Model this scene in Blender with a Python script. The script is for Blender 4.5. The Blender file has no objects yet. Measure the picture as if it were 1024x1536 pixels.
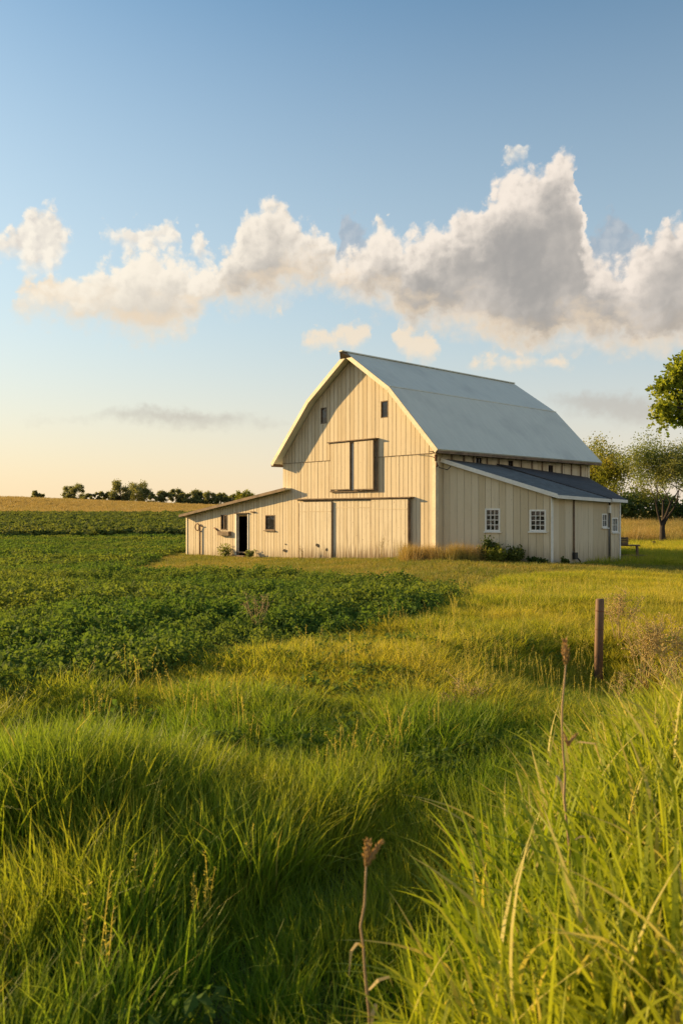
import bpy, bmesh, math, random
import numpy as np
from mathutils import Vector, Matrix

S = bpy.context.scene
C = S.collection
R = math.radians
rng = np.random.default_rng(7)
random.seed(7)

# ------------------------------------------------------------------ camera
EYE = 2.0
cam_d = bpy.data.cameras.new("camera")
cam = bpy.data.objects.new("camera", cam_d)
C.objects.link(cam)
cam.location = (0, 0, EYE)
cam.rotation_euler = (R(90), 0, 0)
cam_d.sensor_fit = 'HORIZONTAL'
cam_d.sensor_width = 24
cam_d.lens = 1197 / 1024 * 24
cam_d.clip_start = 0.05
cam_d.clip_end = 5000
cam_d.dof.use_dof = True
cam_d.dof.focus_distance = 24
cam_d.dof.aperture_fstop = 3.6
S.camera = cam

# ------------------------------------------------------------------ light
SUN_EL = 14.0
SUN_AZ = math.degrees(math.atan2(-0.89, 0.456))      # from +Y towards +X
S.view_settings.view_transform = 'Standard'
S.view_settings.look = 'None'
S.view_settings.gamma = 1
EXPO = 1.0
SKY = 0.10
S.view_settings.exposure = EXPO
S.cycles.max_bounces = 4
S.cycles.diffuse_bounces = 2
S.cycles.glossy_bounces = 2
S.cycles.transmission_bounces = 4
S.cycles.transparent_max_bounces = 6
S.cycles.use_denoising = True
S.cycles.denoising_prefilter = 'NONE'
S.cycles.sample_clamp_indirect = 6

sd = Vector((math.sin(R(SUN_AZ)) * math.cos(R(SUN_EL)), math.cos(R(SUN_AZ)) * math.cos(R(SUN_EL)), math.sin(R(SUN_EL))))
sun_d = bpy.data.lights.new("sun", 'SUN')
sun_d.energy = 5.0
sun_d.angle = R(0.55)
sun_d.color = (1.0, 0.67, 0.29)
sun = bpy.data.objects.new("sun", sun_d)
sun.rotation_euler = sd.to_track_quat('Z', 'Y').to_euler()
sun.location = sd * 300
C.objects.link(sun)


class NT:
    """small helper to write node trees"""
    def __init__(s, tree):
        s.t = tree
    def n(s, typ, **kw):
        nd = s.t.nodes.new(typ)
        for k, v in kw.items():
            setattr(nd, k, v)
        return nd
    def put(s, sock, v):
        if hasattr(v, 'is_output'):
            s.t.links.new(v, sock)
        else:
            sock.default_value = v
    def m(s, op, a, b=0.0, c=0.0, clamp=False):
        nd = s.n('ShaderNodeMath', operation=op, use_clamp=clamp)
        s.put(nd.inputs[0], a); s.put(nd.inputs[1], b); s.put(nd.inputs[2], c)
        return nd.outputs[0]
    def v(s, op, a, b=(0, 0, 0), c=(0, 0, 0)):
        nd = s.n('ShaderNodeVectorMath', operation=op)
        s.put(nd.inputs[0], a); s.put(nd.inputs[1], b); s.put(nd.inputs[2], c)
        return nd.outputs['Value'] if op in ('DOT_PRODUCT', 'LENGTH') else nd.outputs[0]
    def mix(s, f, a, b, bt='MIX'):
        nd = s.n('ShaderNodeMix', data_type='RGBA', blend_type=bt)
        nd.clamp_factor = True
        s.put(nd.inputs[0], f)
        s.put(nd.inputs[6], a if hasattr(a, 'is_output') else (*a[:3], 1))
        s.put(nd.inputs[7], b if hasattr(b, 'is_output') else (*b[:3], 1))
        return nd.outputs[2]
    def rng(s, x, a, b, c=0.0, d=1.0, smooth=True):
        nd = s.n('ShaderNodeMapRange', interpolation_type='SMOOTHSTEP' if smooth else 'LINEAR')
        nd.clamp = True
        s.put(nd.inputs[0], x)
        for i, q in enumerate((a, b, c, d)):
            s.put(nd.inputs[1 + i], q)
        return nd.outputs[0]
    def noise(s, vec, scale, detail=2.0, rough=0.5, dist=0.0, out=0, typ='FBM'):
        nd = s.n('ShaderNodeTexNoise')
        s.put(nd.inputs['Vector'], vec); nd.inputs['Scale'].default_value = scale
        nd.inputs['Detail'].default_value = detail; nd.inputs['Roughness'].default_value = rough
        nd.inputs['Distortion'].default_value = dist
        return nd.outputs[out]


# ------------------------------------------------------------------ sky with its clouds
W = bpy.data.worlds.new("World")
S.world = W
W.use_nodes = True
wt = W.node_tree
wt.nodes.clear()
N = NT(wt)
sky = N.n('ShaderNodeTexSky', sky_type='NISHITA')
sky.sun_disc = False
sky.sun_elevation = R(SUN_EL)
sky.sun_rotation = R(SUN_AZ)
sky.altitude = 100
sky.air_density = 1.0
sky.dust_density = 0.7
sky.ozone_density = 1.7

gen = N.n('ShaderNodeTexCoord').outputs['Generated']
sep = N.n('ShaderNodeSeparateXYZ')
N.put(sep.inputs[0], gen)
dx, dy, dz = sep.outputs
az = N.m('MULTIPLY', N.m('ARCTAN2', dx, dy), 180 / math.pi)
el = N.m('MULTIPLY', N.m('ARCSINE', dz), 180 / math.pi)
cmb = N.n('ShaderNodeCombineXYZ')
N.put(cmb.inputs[0], az); N.put(cmb.inputs[1], el)
P0 = cmb.outputs[0]
# billowing displacement of the lookup position
d1 = N.v('SUBTRACT', N.noise(P0, 0.45, 2, 0.5, out=1), (0.5, 0.5, 0.5))
d2 = N.v('SUBTRACT', N.noise(P0, 1.5, 3, 0.62, out=1), (0.5, 0.5, 0.5))
Pd = N.v('MULTIPLY_ADD', d2, (0.9, 1.0, 0), N.v('MULTIPLY_ADD', d1, (1.6, 1.3, 0), P0))
sp2 = N.n('ShaderNodeSeparateXYZ'); N.put(sp2.inputs[0], Pd)
azd, eld = sp2.outputs[0], sp2.outputs[1]
xin = N.m('MULTIPLY_ADD', azd, 1 / 70, 0.5)


def px_az(px):
    return math.degrees(math.atan((px - 512) / 1197))

def px_el(px, py):
    return math.degrees(math.atan((768 - py) / math.hypot(1197, px - 512)))

def curve(pts):
    """float curve of elevation over azimuth"""
    nd = N.n('ShaderNodeFloatCurve')
    cv = nd.mapping.curves[0]
    nd.mapping.use_clip = False
    while len(cv.points) > 2:
        cv.points.remove(cv.points[0])
    pts = sorted(pts)
    cv.points[0].location = pts[0]; cv.points[1].location = pts[-1]
    for p in pts[1:-1]:
        cv.points.new(*p)
    for p in cv.points:
        p.handle_type = 'VECTOR'
    nd.mapping.update()
    N.put(nd.inputs['Value'], xin)
    return N.m('MULTIPLY', nd.outputs[0], 40)

def layer(rows):
    """rows: (x, top, bottom) in the sky's own angles, read off at (x px, y px)"""
    tops, bots = [], []
    rows = [(-300, 470, 500)] + rows + [(1330, 470, 500)]
    for i, (x, t, b) in enumerate(rows):
        if i in (0, len(rows) - 1):
            t, b = b, t
        u = px_az(x) / 70 + 0.5
        tops.append((u, px_el(x, t) / 40)); bots.append((u, px_el(x, b) / 40))
    return curve(tops), curve(bots)

none = lambda x, y=420: (x, y + 45, y - 45)
A = [none(0, 450), (14, 440, 470), (24, 432, 478), (45, 418, 480), (75, 408, 480), (105, 412, 482), (122, 414, 490), (150, 392, 502), (185, 388, 508),
     (205, 370, 516), (230, 364, 520), (262, 374, 516), (285, 388, 504), (300, 392, 480), (322, 392, 462), (335, 358, 470), (355, 344, 474),
     (368, 314, 474), (400, 294, 470), (425, 302, 458), (445, 328, 448), (458, 340, 444), (472, 322, 440), (490, 345, 440), (505, 372, 452),
     (530, 372, 462), (550, 350, 470), (565, 335, 474), (590, 338, 478), (605, 352, 500), (625, 345, 504), (645, 322, 504),
     (660, 338, 506), (680, 316, 508), (700, 296, 510), (720, 302, 514), (740, 270, 524), (760, 254, 536), (790, 246, 540), (815, 240, 538),
     (830, 218, 534), (850, 226, 528), (866, 243, 524), (876, 330, 524), (890, 372, 528), (925, 380, 534), (960, 365, 538), (985, 335, 542),
     (1005, 322, 540), (1024, 316, 534), (1100, 330, 518), (1200, 380, 470), none(1280, 430)]
G_ = [none(492, 380), (506, 338, 440), (517, 312, 444), (532, 318, 448), (550, 342, 450), (572, 372, 440), none(590, 400), none(868, 400), (884, 345, 460), (904, 328, 470), (922, 306, 470), (944, 330, 470), (966, 360, 460), none(990, 400)]
B = [(-90, 360, 378), (0, 348, 378), (20, 338, 388), (38, 314, 408), (60, 304, 416), (90, 318, 398), (108, 338, 368), none(124, 360), none(136, 345), (147, 332, 352),
     (160, 336, 360), (180, 345, 372), (205, 318, 386), (225, 328, 380), (245, 320, 372), (272, 344, 362), none(281, 365), (287, 354, 380), (300, 342, 390),
     (318, 358, 384), none(334, 370), none(556, 340), (570, 316, 358), (584, 330, 352), none(602, 340), none(742, 225), (760, 218, 240), (778, 202, 246),
     (796, 188, 222), none(812, 210), none(1100, 300)]
D = [none(392, 466), (408, 459, 473), (426, 458, 470), none(434, 466), none(432, 515), (450, 506, 524), (480, 490, 524), (510, 482, 524), (545, 484, 522), (562, 494, 514), none(572, 505),
     none(576, 500), (592, 484, 514), (615, 484, 542), (642, 500, 542), (660, 512, 530), none(676, 522), none(684, 545), (700, 538, 552), (740, 530, 552), (790, 526, 552), (832, 530, 548), (862, 536, 546), none(890, 540)]
E_ = [none(0, 625), (30, 622, 630), (110, 621, 628), (150, 609, 622), (200, 603, 632), (280, 605, 640), (360, 617, 638), (440, 623, 633), none(480, 628), none(770, 600),
      (815, 588, 604), (840, 584, 614), (900, 584, 628), (960, 588, 634), (1024, 592, 630), (1200, 600, 620)]

def vor(vec, scale):
    nd = N.n('ShaderNodeTexVoronoi', voronoi_dimensions='2D', feature='SMOOTH_F1')
    N.put(nd.inputs['Vector'], vec); nd.inputs['Scale'].default_value = scale
    nd.inputs['Smoothness'].default_value = 0.6
    return nd.outputs['Distance']

def billow(vec):
    """rounded cauliflower heads at two sizes"""
    a_ = N.m('MULTIPLY', vor(vec, 0.62), 0.62)
    b_ = N.m('MULTIPLY', vor(vec, 1.55), 0.38)
    return N.m('SUBTRACT', 0.62, N.m('ADD', a_, b_))

wob = N.v('SUBTRACT', N.noise(P0, 2.2, 3, 0.6, out=1), (0.5, 0.5, 0.5))
Pb = N.v('MULTIPLY_ADD', wob, (0.75, 0.75, 0), N.v('MULTIPLY_ADD', d1, (0.9, 0.9, 0), P0))
bil = billow(Pb)
bil_s = billow(N.v('ADD', Pb, (-0.30, 0.22, 0)))
fine = N.m('SUBTRACT', N.noise(P0, 3.2, 5, 0.6), 0.5)
edge = N.m('MULTIPLY_ADD', fine, 0.55, N.m('MULTIPLY', N.m('SUBTRACT', bil, 0.22), 2.3))

def dens(rows, w_top, w_bot, amp):
    t, b = layer(rows)
    st = N.m('MULTIPLY_ADD', edge, amp, N.m('SUBTRACT', t, eld))
    sb = N.m('MULTIPLY_ADD', edge, amp * 0.8, N.m('SUBTRACT', eld, b))
    dn = N.m('MULTIPLY', N.rng(st, -0.05, w_top), N.rng(sb, -0.5, w_bot))
    return dn, st, sb

dA, tA, bA = dens(A, 0.95, 2.1, 1.0)
dB, tB, bB = dens(B, 0.75, 1.0, 0.9)
dD, tD, bD = dens(D, 0.8, 0.9, 0.7)
dE, tE, bE = dens(E_, 0.9, 0.9, 0.25)
dF, tF, bF = dens(G_, 0.9, 1.5, 0.9)
rel = N.m('MULTIPLY', N.m('SUBTRACT', bil, bil_s), 1.5)
core = N.m('MULTIPLY', N.rng(N.m('MINIMUM', N.m('MULTIPLY', tA, 0.5), N.m('MULTIPLY', bA, 1.1)), 0.0, 2.4), 1.0)
side = N.rng(az, -22, 0)                          # thinner, brighter cloud near the sun
rel2 = N.m('MULTIPLY', rel, N.m('MULTIPLY_ADD', core, -0.80, 1.0))
big = N.m('MULTIPLY', N.m('SUBTRACT', N.noise(Pd, 0.26, 2, 0.5), 0.5), 1.4)
shade = N.m('MULTIPLY', N.rng(N.m('SUBTRACT', N.m('ADD', core, big), rel2), -0.15, 1.35), N.m('MULTIPLY_ADD', side, 0.66, 0.34), clamp=True)
K = 1 / (SKY * 2 ** EXPO)            # cloud brightness stated as it shows at this exposure
sc3 = lambda c: tuple(q * K for q in c)
bright = N.mix(N.rng(az, -24, 18), sc3((1.0, 0.91, 0.76)), sc3((0.95, 0.84, 0.73)))
grey = N.mix(N.rng(bA, 0.0, 3.5), sc3((0.56, 0.46, 0.35)), sc3((0.375, 0.355, 0.335)))
colA = N.mix(shade, bright, grey)
band = N.noise(N.v('MULTIPLY', Pd, (0.16, 0.62, 0)), 1.0, 3, 0.5)
warm = N.m('MULTIPLY', N.rng(N.m('MULTIPLY_ADD', N.m('SUBTRACT', band, 0.5), 8.0, bA), 3.2, 0.2), 0.75)
colA = N.mix(warm, colA, sc3((0.86, 0.69, 0.50)))
shB = N.m('MULTIPLY_ADD', rel, -0.8, 0.22, clamp=True)
colB = N.mix(shB, sc3((1.0, 0.91, 0.77)), sc3((0.60, 0.55, 0.51)))
# thin veil of evening haze low in the sky
veil = N.m('MULTIPLY', N.m('POWER', N.rng(el, 34, 0, smooth=False), 1.05), 0.97)
vlo = N.mix(N.m('MULTIPLY', N.rng(az, -26, 30), 0.9), sc3((0.98, 0.74, 0.46)), sc3((0.88, 0.74, 0.60)))
vhi = N.mix(N.rng(az, -30, 30), sc3((0.74, 0.76, 0.70)), sc3((0.58, 0.65, 0.67)))
veilc = N.mix(N.rng(el, -1, 15), vlo, vhi)
clear = N.mix(1.0, sky.outputs[0], (0.86, 1.0, 0.97), 'MULTIPLY')
nish = N.mix(veil, clear, veilc)
c = N.mix(N.m('MULTIPLY', dE, 0.55), nish, sc3((0.50, 0.45, 0.40)))
c = N.mix(N.m('MULTIPLY', dD, 0.8), c, sc3((0.95, 0.78, 0.58)))
c = N.mix(N.m('MULTIPLY', dB, 0.92), c, colB)
c = N.mix(N.m('MULTIPLY', dF, 0.5), c, N.mix(N.m('MULTIPLY_ADD', rel, -0.8, 0.75, clamp=True), sc3((0.72, 0.66, 0.62)), sc3((0.36, 0.38, 0.43))))
c = N.mix(N.m('MULTIPLY', dA, 0.97), c, colA)
bg = N.n('ShaderNodeBackground')
N.put(bg.inputs[0], c)
bg.inputs[1].default_value = SKY
out = N.n('ShaderNodeOutputWorld')
wt.links.new(bg.outputs[0], out.inputs[0])

# ------------------------------------------------------------------ helpers
def tag(o, label=None, cat=None, group=None, kind=None):
    if label: o["label"] = label
    if cat: o["category"] = cat
    if group: o["group"] = group
    if kind: o["kind"] = kind
    return o

def empty(name, loc=(0, 0, 0), rz=0.0):
    o = bpy.data.objects.new(name, None)
    o.empty_display_size = 0.3
    C.objects.link(o)
    o.location = loc
    o.rotation_euler = (0, 0, rz)
    return o


class MB:
    def __init__(s):
        s.v = []; s.f = []; s.a = []; s.sm = []
    def add(s, vs, fs, val=0.5, smooth=False):
        o = len(s.v)
        s.v += [tuple(p) for p in vs]
        s.f += [tuple(i + o for i in f) for f in fs]
        s.a += [val] * len(vs)
        s.sm += [smooth] * len(fs)
    def box(s, x0, x1, y0, y1, z0, z1, val=0.5):
        vs = [(x0, y0, z0), (x1, y0, z0), (x1, y1, z0), (x0, y1, z0), (x0, y0, z1), (x1, y0, z1), (x1, y1, z1), (x0, y1, z1)]
        s.add(vs, BF, val)
    def hexa(s, b, t, val=0.5):
        s.add(list(b) + list(t), BF, val)
    def beam(s, p, q, w, h, up=(0, 0, 1), val=0.5):
        p, q, up = Vector(p), Vector(q), Vector(up)
        d = (q - p).normalized()
        sx = d.cross(up).normalized() * (w / 2)
        sz = sx.cross(d).normalized() * (h / 2)
        s.hexa([p - sx - sz, p + sx - sz, q + sx - sz, q - sx - sz], [p - sx + sz, p + sx + sz, q + sx + sz, q - sx + sz], val)
    def tube(s, pts, rad, n=8, val=0.5, cap=True):
        pts = [Vector(p) for p in pts]
        if not hasattr(rad, '__len__'): rad = [rad] * len(pts)
        vs = []
        prev = None
        for i, p in enumerate(pts):
            d = (pts[min(i + 1, len(pts) - 1)] - pts[max(i - 1, 0)]).normalized()
            ref = prev if prev is not None else (Vector((1, 0, 0)) if abs(d.x) < .9 else Vector((0, 1, 0)))
            b = d.cross(ref)
            if b.length < 1e-6:
                b = d.cross(Vector((0.3, 0.9, 0.2)))
            b.normalize()
            a = b.cross(d)
            prev = a
            for k in range(n):
                t = 2 * math.pi * k / n
                vs.append(p + (a * math.cos(t) + b * math.sin(t)) * rad[i])
        fs = []
        for i in range(len(pts) - 1):
            for k in range(n):
                fs.append((i * n + k, i * n + (k + 1) % n, (i + 1) * n + (k + 1) % n, (i + 1) * n + k))
        if cap:
            fs.append(tuple(range(n - 1, -1, -1)))
            m = (len(pts) - 1) * n
            fs.append(tuple(range(m, m + n)))
        s.add(vs, fs, val, True)
    def build(s, name, mat, parent=None):
        me = bpy.data.meshes.new(name)
        me.from_pydata(s.v, [], s.f)
        at = me.attributes.new('val', 'FLOAT', 'POINT')
        at.data.foreach_set('value', np.array(s.a, dtype=np.float32))
        me.polygons.foreach_set('use_smooth', s.sm)
        me.materials.append(mat)
        me.update()
        o = bpy.data.objects.new(name, me)
        C.objects.link(o)
        if parent is not None: o.parent = parent
        return o

BF = [(0, 3, 2, 1), (4, 5, 6, 7), (0, 1, 5, 4), (1, 2, 6, 5), (2, 3, 7, 6), (3, 0, 4, 7)]


def material(name):
    m = bpy.data.materials.new(name)
    m.use_nodes = True
    m.node_tree.nodes.clear()
    n = NT(m.node_tree)
    o = n.n('ShaderNodeOutputMaterial')
    return m, n, o

def principled(n, o, col, rough=0.7, metal=0.0, spec=0.4, bump=None, bdist=0.01, bstr=0.4):
    p = n.n('ShaderNodeBsdfPrincipled')
    n.put(p.inputs['Base Color'], col if hasattr(col, 'is_output') else (*col, 1))
    n.put(p.inputs['Roughness'], rough)
    p.inputs['Metallic'].default_value = metal
    p.inputs['Specular IOR Level'].default_value = spec
    if bump is not None:
        b = n.n('ShaderNodeBump')
        b.inputs['Strength'].default_value = bstr
        b.inputs['Distance'].default_value = bdist
        n.put(b.inputs['Height'], bump)
        n.t.links.new(b.outputs[0], p.inputs['Normal'])
    n.t.links.new(p.outputs[0], o.inputs[0])
    return p

def attr(n, name):
    a = n.n('ShaderNodeAttribute', attribute_name=name)
    return a.outputs['Fac']

def mat_siding(name, base, stain=1.0):
    """old painted boards: board to board variation, runs of weather, bare wood where paint has gone"""
    m, n, o = material(name)
    pos = n.n('ShaderNodeTexCoord').outputs['Object']
    val = attr(n, 'val')
    streak = n.noise(n.v('MULTIPLY', pos, (9, 9, 0.55)), 1.0, 4, 0.6)
    streak2 = n.noise(n.v('MULTIPLY', pos, (17, 17, 0.8)), 1.0, 3, 0.6)
    blot = n.noise(pos, 0.8, 4, 0.6)
    dark = tuple(q * f for q, f in zip(base, (0.86, 0.83, 0.77)))
    col = n.mix(n.rng(n.m('ADD', val, n.m('MULTIPLY', n.m('SUBTRACT', blot, 0.5), 0.9)), 0.1, 0.95), base, dark)
    col = n.mix(n.m('MULTIPLY', n.rng(streak, 0.54, 0.76), 0.34 * stain), col, (0.40, 0.33, 0.24))
    col = n.mix(n.m('MULTIPLY', n.rng(streak2, 0.54, 0.72), 0.24 * stain), col, (0.30, 0.24, 0.17))
    sepn = n.n('ShaderNodeSeparateXYZ'); n.put(sepn.inputs[0], pos)
    # splash dirt and peeled paint low on the boards
    gz = n.m('MULTIPLY_ADD', sepn.outputs[0], -0.04, sepn.outputs[2])
    low = n.rng(n.m('ADD', gz, n.m('MULTIPLY', n.m('SUBTRACT', streak, 0.5), 2.4)), 0.7, -0.35)
    col = n.mix(n.m('MULTIPLY', low, 0.6 * stain, clamp=True), col, (0.21, 0.15, 0.09))
    peel = n.noise(n.v('MULTIPLY', pos, (14, 14, 5)), 1.0, 5, 0.68)
    col = n.mix(n.m('MULTIPLY', n.rng(peel, 0.63, 0.69), 0.42 * stain), col, (0.25, 0.19, 0.13))
    principled(n, o, col, 0.75, 0, 0.25, streak2, 0.004, 0.5)
    return m

def mat_plain(name, col, rough=0.7, metal=0.0, var=0.25, scale=6.0, spec=0.4, stretch=(1, 1, 1), bstr=0.3):
    m, n, o = material(name)
    pos = n.v('MULTIPLY', n.n('ShaderNodeTexCoord').outputs['Object'], stretch)
    t = n.noise(pos, scale, 5, 0.6)
    t2 = n.noise(pos, scale * 0.17, 2, 0.5)
    a = tuple(q * (1 - var) for q in col); b = tuple(min(1, q * (1 + var)) for q in col)
    cc = n.mix(n.rng(n.m('MULTIPLY_ADD', t2, 0.5, n.m('MULTIPLY', t, 0.5)), 0.32, 0.68), a, b)
    principled(n, o, cc, rough, metal, spec, t, 0.006, bstr)
    return m

CREAM = (0.66, 0.565, 0.41)
M_side = mat_siding('gable_paint', CREAM, 1.35)
M_wing = mat_siding('wing_paint', (0.70, 0.60, 0.43), 0.7)
M_door = mat_siding('worn_door_paint', (0.67, 0.59, 0.45), 2.5)
M_trim = mat_plain('trim_paint', (0.74, 0.65, 0.46), 0.6, var=0.14, scale=8)
M_white = mat_plain('white_paint', (0.78, 0.76, 0.70), 0.55, var=0.08, scale=9)
M_wood = mat_plain('weathered_wood', (0.20, 0.14, 0.09), 0.85, var=0.4, scale=3, stretch=(6, 6, 6))
M_dwood = mat_plain('dark_wood', (0.075, 0.05, 0.035), 0.9, var=0.35, scale=5)
M_dark = mat_plain('dark_backing', (0.05, 0.04, 0.03), 0.95, var=0.2)
M_rust = mat_plain('rusty_iron', (0.16, 0.08, 0.045), 0.8, var=0.4, scale=12)
M_grey = mat_plain('grey_metal', (0.32, 0.32, 0.31), 0.5, 0.3, var=0.2)
M_black = mat_plain('black_plastic', (0.025, 0.025, 0.025), 0.5, var=0.2)

def mat_glass():
    m, n, o = material('old_window_glass')
    pos = n.n('ShaderNodeTexCoord').outputs['Object']
    principled(n, o, (0.012, 0.013, 0.015), 0.08, 0, 0.6, n.noise(pos, 3.5, 2, 0.5), 0.05, 0.25)
    return m
M_glass = mat_glass()

def mat_metal_roof():
    m, n, o = material('galvanised_roof')
    pos = n.n('ShaderNodeTexCoord').outputs['Object']
    st = n.noise(n.v('MULTIPLY', pos, (1.0, 5.0, 1.0)), 1.2, 5, 0.62)
    bl = n.noise(pos, 0.45, 4, 0.6)
    col = n.mix(n.rng(st, 0.3, 0.75), (0.66, 0.66, 0.56), (0.72, 0.715, 0.61))
    col = n.mix(n.m('MULTIPLY', n.rng(bl, 0.45, 0.75), 0.35), col, (0.40, 0.40, 0.36))
    rust = n.noise(n.v('MULTIPLY', pos, (2.0, 7.0, 2.0)), 1.6, 6, 0.72)
    col = n.mix(n.m('MULTIPLY', n.rng(rust, 0.62, 0.74), 0.16), col, (0.22, 0.15, 0.10))
    principled(n, o, col, 0.6, 0.0, 0.3, st, 0.01, 0.15)
    return m
M_roof = mat_metal_roof()

def mat_shingle(name, col):
    m, n, o = material(name)
    pos = n.n('ShaderNodeTexCoord').outputs['Object']
    br = n.n('ShaderNodeTexBrick')
    mp = n.n('ShaderNodeMapping'); mp.inputs['Rotation'].default_value = (0, 0, R(90))
    n.put(mp.inputs[0], pos); n.put(br.inputs['Vector'], mp.outputs[0])
    br.inputs['Scale'].default_value = 1.0
    br.inputs['Brick Width'].default_value = 0.32; br.inputs['Row Height'].default_value = 0.14
    br.inputs['Mortar Size'].default_value = 0.006
    br.inputs['Color1'].default_value = (*[q * 0.8 for q in col], 1)
    br.inputs['Color2'].default_value = (*[q * 1.2 for q in col], 1)
    br.inputs['Mortar'].default_value = (*[q * 0.5 for q in col], 1)
    bl = n.noise(pos, 0.9, 4, 0.6)
    cc = n.mix(n.m('MULTIPLY', n.rng(bl, 0.4, 0.75), 0.4), br.outputs[0], tuple(q * 1.5 for q in col))
    principled(n, o, cc, 0.85, 0, 0.3, br.outputs['Fac'], 0.01, 0.4)
    return m
M_sh1 = mat_shingle('asphalt_shingle', (0.13, 0.135, 0.128))
M_sh2 = mat_shingle('dark_shingle', (0.065, 0.062, 0.062))  # same shingle pattern in a darker tone for the rear roof

def mat_leafy(name, cols, trans=0.35, rough=0.55, patch=0.25, tip=None, spec=0.25):
    """foliage: per leaf and per plant hue variation, light passing through"""
    m, n, o = material(name)
    pos = n.n('ShaderNodeNewGeometry').outputs['Position']
    oi = n.n('ShaderNodeObjectInfo').outputs['Random']
    val = attr(n, 'val')
    f = n.m('ADD', n.m('MULTIPLY', val, 0.6), n.m('MULTIPLY', oi, 0.4))
    c1 = n.mix(f, cols[0], cols[1])
    pt = n.noise(pos, patch, 3, 0.6)
    c1 = n.mix(n.m('MULTIPLY', n.rng(pt, 0.42, 0.66), 0.75), c1, cols[2])
    if tip is not None:
        t = attr(n, 'tip')
        c1 = n.mix(n.m('MULTIPLY', n.rng(t, 0.45, 1.0), tip[1]), c1, tip[0])
        c1 = n.mix(n.rng(val, 0.90, 0.93), c1, tip[0])
    d = n.n('ShaderNodeBsdfPrincipled')
    n.put(d.inputs['Base Color'], c1)
    d.inputs['Roughness'].default_value = rough
    d.inputs['Specular IOR Level'].default_value = spec
    tr = n.n('ShaderNodeBsdfTranslucent')
    tc = n.mix(1.0, c1, (1.25, 1.2, 0.65), 'MULTIPLY')
    n.put(tr.inputs[0], tc)
    mx = n.n('ShaderNodeMixShader')
    mx.inputs[0].default_value = trans
    n.t.links.new(d.outputs[0], mx.inputs[1]); n.t.links.new(tr.outputs[0], mx.inputs[2])
    n.t.links.new(mx.outputs[0], o.inputs[0])
    return m

# ------------------------------------------------------------------ terrain
def sstep(a, b, x):
    t = np.clip((x - a) / (b - a), 0, 1)
    return t * t * (3 - 2 * t)

_lat = rng.random((64, 64))
def vnoise(x, y):
    x = np.asarray(x, float); y = np.asarray(y, float)
    xi = np.floor(x).astype(int); yi = np.floor(y).astype(int)
    fx = x - xi; fy = y - yi
    fx = fx * fx * (3 - 2 * fx); fy = fy * fy * (3 - 2 * fy)
    g = lambda a, b: _lat[a % 64, b % 64]
    return (g(xi, yi) * (1 - fx) + g(xi + 1, yi) * fx) * (1 - fy) + (g(xi, yi + 1) * (1 - fx) + g(xi + 1, yi + 1) * fx) * fy

DITCH = [(-1.3, -2.0), (-0.50, 2.2), (0.2, 4.2), (1.45, 6.5), (2.9, 9.0), (4.3, 12.5), (6.5, 17.0)]
def ditch_d(x, y):
    """signed distance to the ditch line, positive on its right bank"""
    best = np.full(np.shape(x), 1e9); sgn = np.ones(np.shape(x))
    for (ax, ay), (bx, by) in zip(DITCH[:-1], DITCH[1:]):
        ex, ey = bx - ax, by - ay
        t = np.clip(((x - ax) * ex + (y - ay) * ey) / (ex * ex + ey * ey), 0, 1)
        d = np.hypot(x - ax - t * ex, y - ay - t * ey)
        s = np.where(((x - ax) * ey - (y - ay) * ex) > 0, 1.0, -1.0)
        u = d < best
        best = np.where(u, d, best); sgn = np.where(u, s, sgn)
    return best * sgn

def H(x, y):
    x = np.asarray(x, float); y = np.asarray(y, float)
    left = np.clip(4 - x, 0, 60)
    drop = -0.85 * (1 - np.exp(-left / 9.0)) * sstep(14, 40, y) * (1 - 0.6 * sstep(70, 130, y))
    right = -0.03 * np.clip(x - 4, 0, 12) * sstep(14, 26, y)
    hill = 1.45 * sstep(58, 132, y) + sstep(120, 245, y) * (5.0 - 0.040 * np.clip(x + 100, 0, 85)) - sstep(245, 420, y) * 8
    d = ditch_d(x, y)
    f = 1 - sstep(8.5, 14, y)
    prof = np.where(d > 0, -0.10 + 0.52 * sstep(0.40, 1.5, d) * (1 - 0.75 * sstep(4, 8, y)), -0.10 + 0.12 * sstep(-0.2, -2.6, d))
    und = 0.13 * (vnoise(x * 0.42 + 3.1, y * 0.36 + 8.2) - 0.5) + 0.09 * (vnoise(x * 1.1 + 11, y * 0.9) - 0.5)
    und = und * (1 - 0.75 * sstep(22, 32, y)) * (0.2 + 0.8 * sstep(5, 11, y))
    tus = 0.10 * np.exp(-(((x + 1.75) / 0.5) ** 2 + ((y - 5.0) / 0.42) ** 2))
    # added earth berm out of view on the left, shaped to shade the near grass
    along = 1.15 * sstep(3.4, 4.4, y) * (1 - sstep(5.4, 6.3, y))
    bank = along * np.exp(-(((x + 5.7) / 1.15) ** 4)) * (0.72 + 0.5 * vnoise(x * 1.3, y * 1.7 + 4))
    return drop + right + hill + prof * f + und + tus + bank + 0.02 - 0.50 * np.exp(-(((x - 3.5) / 1.2) ** 2 + ((y - 10.2) / 1.6) ** 2))

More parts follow.
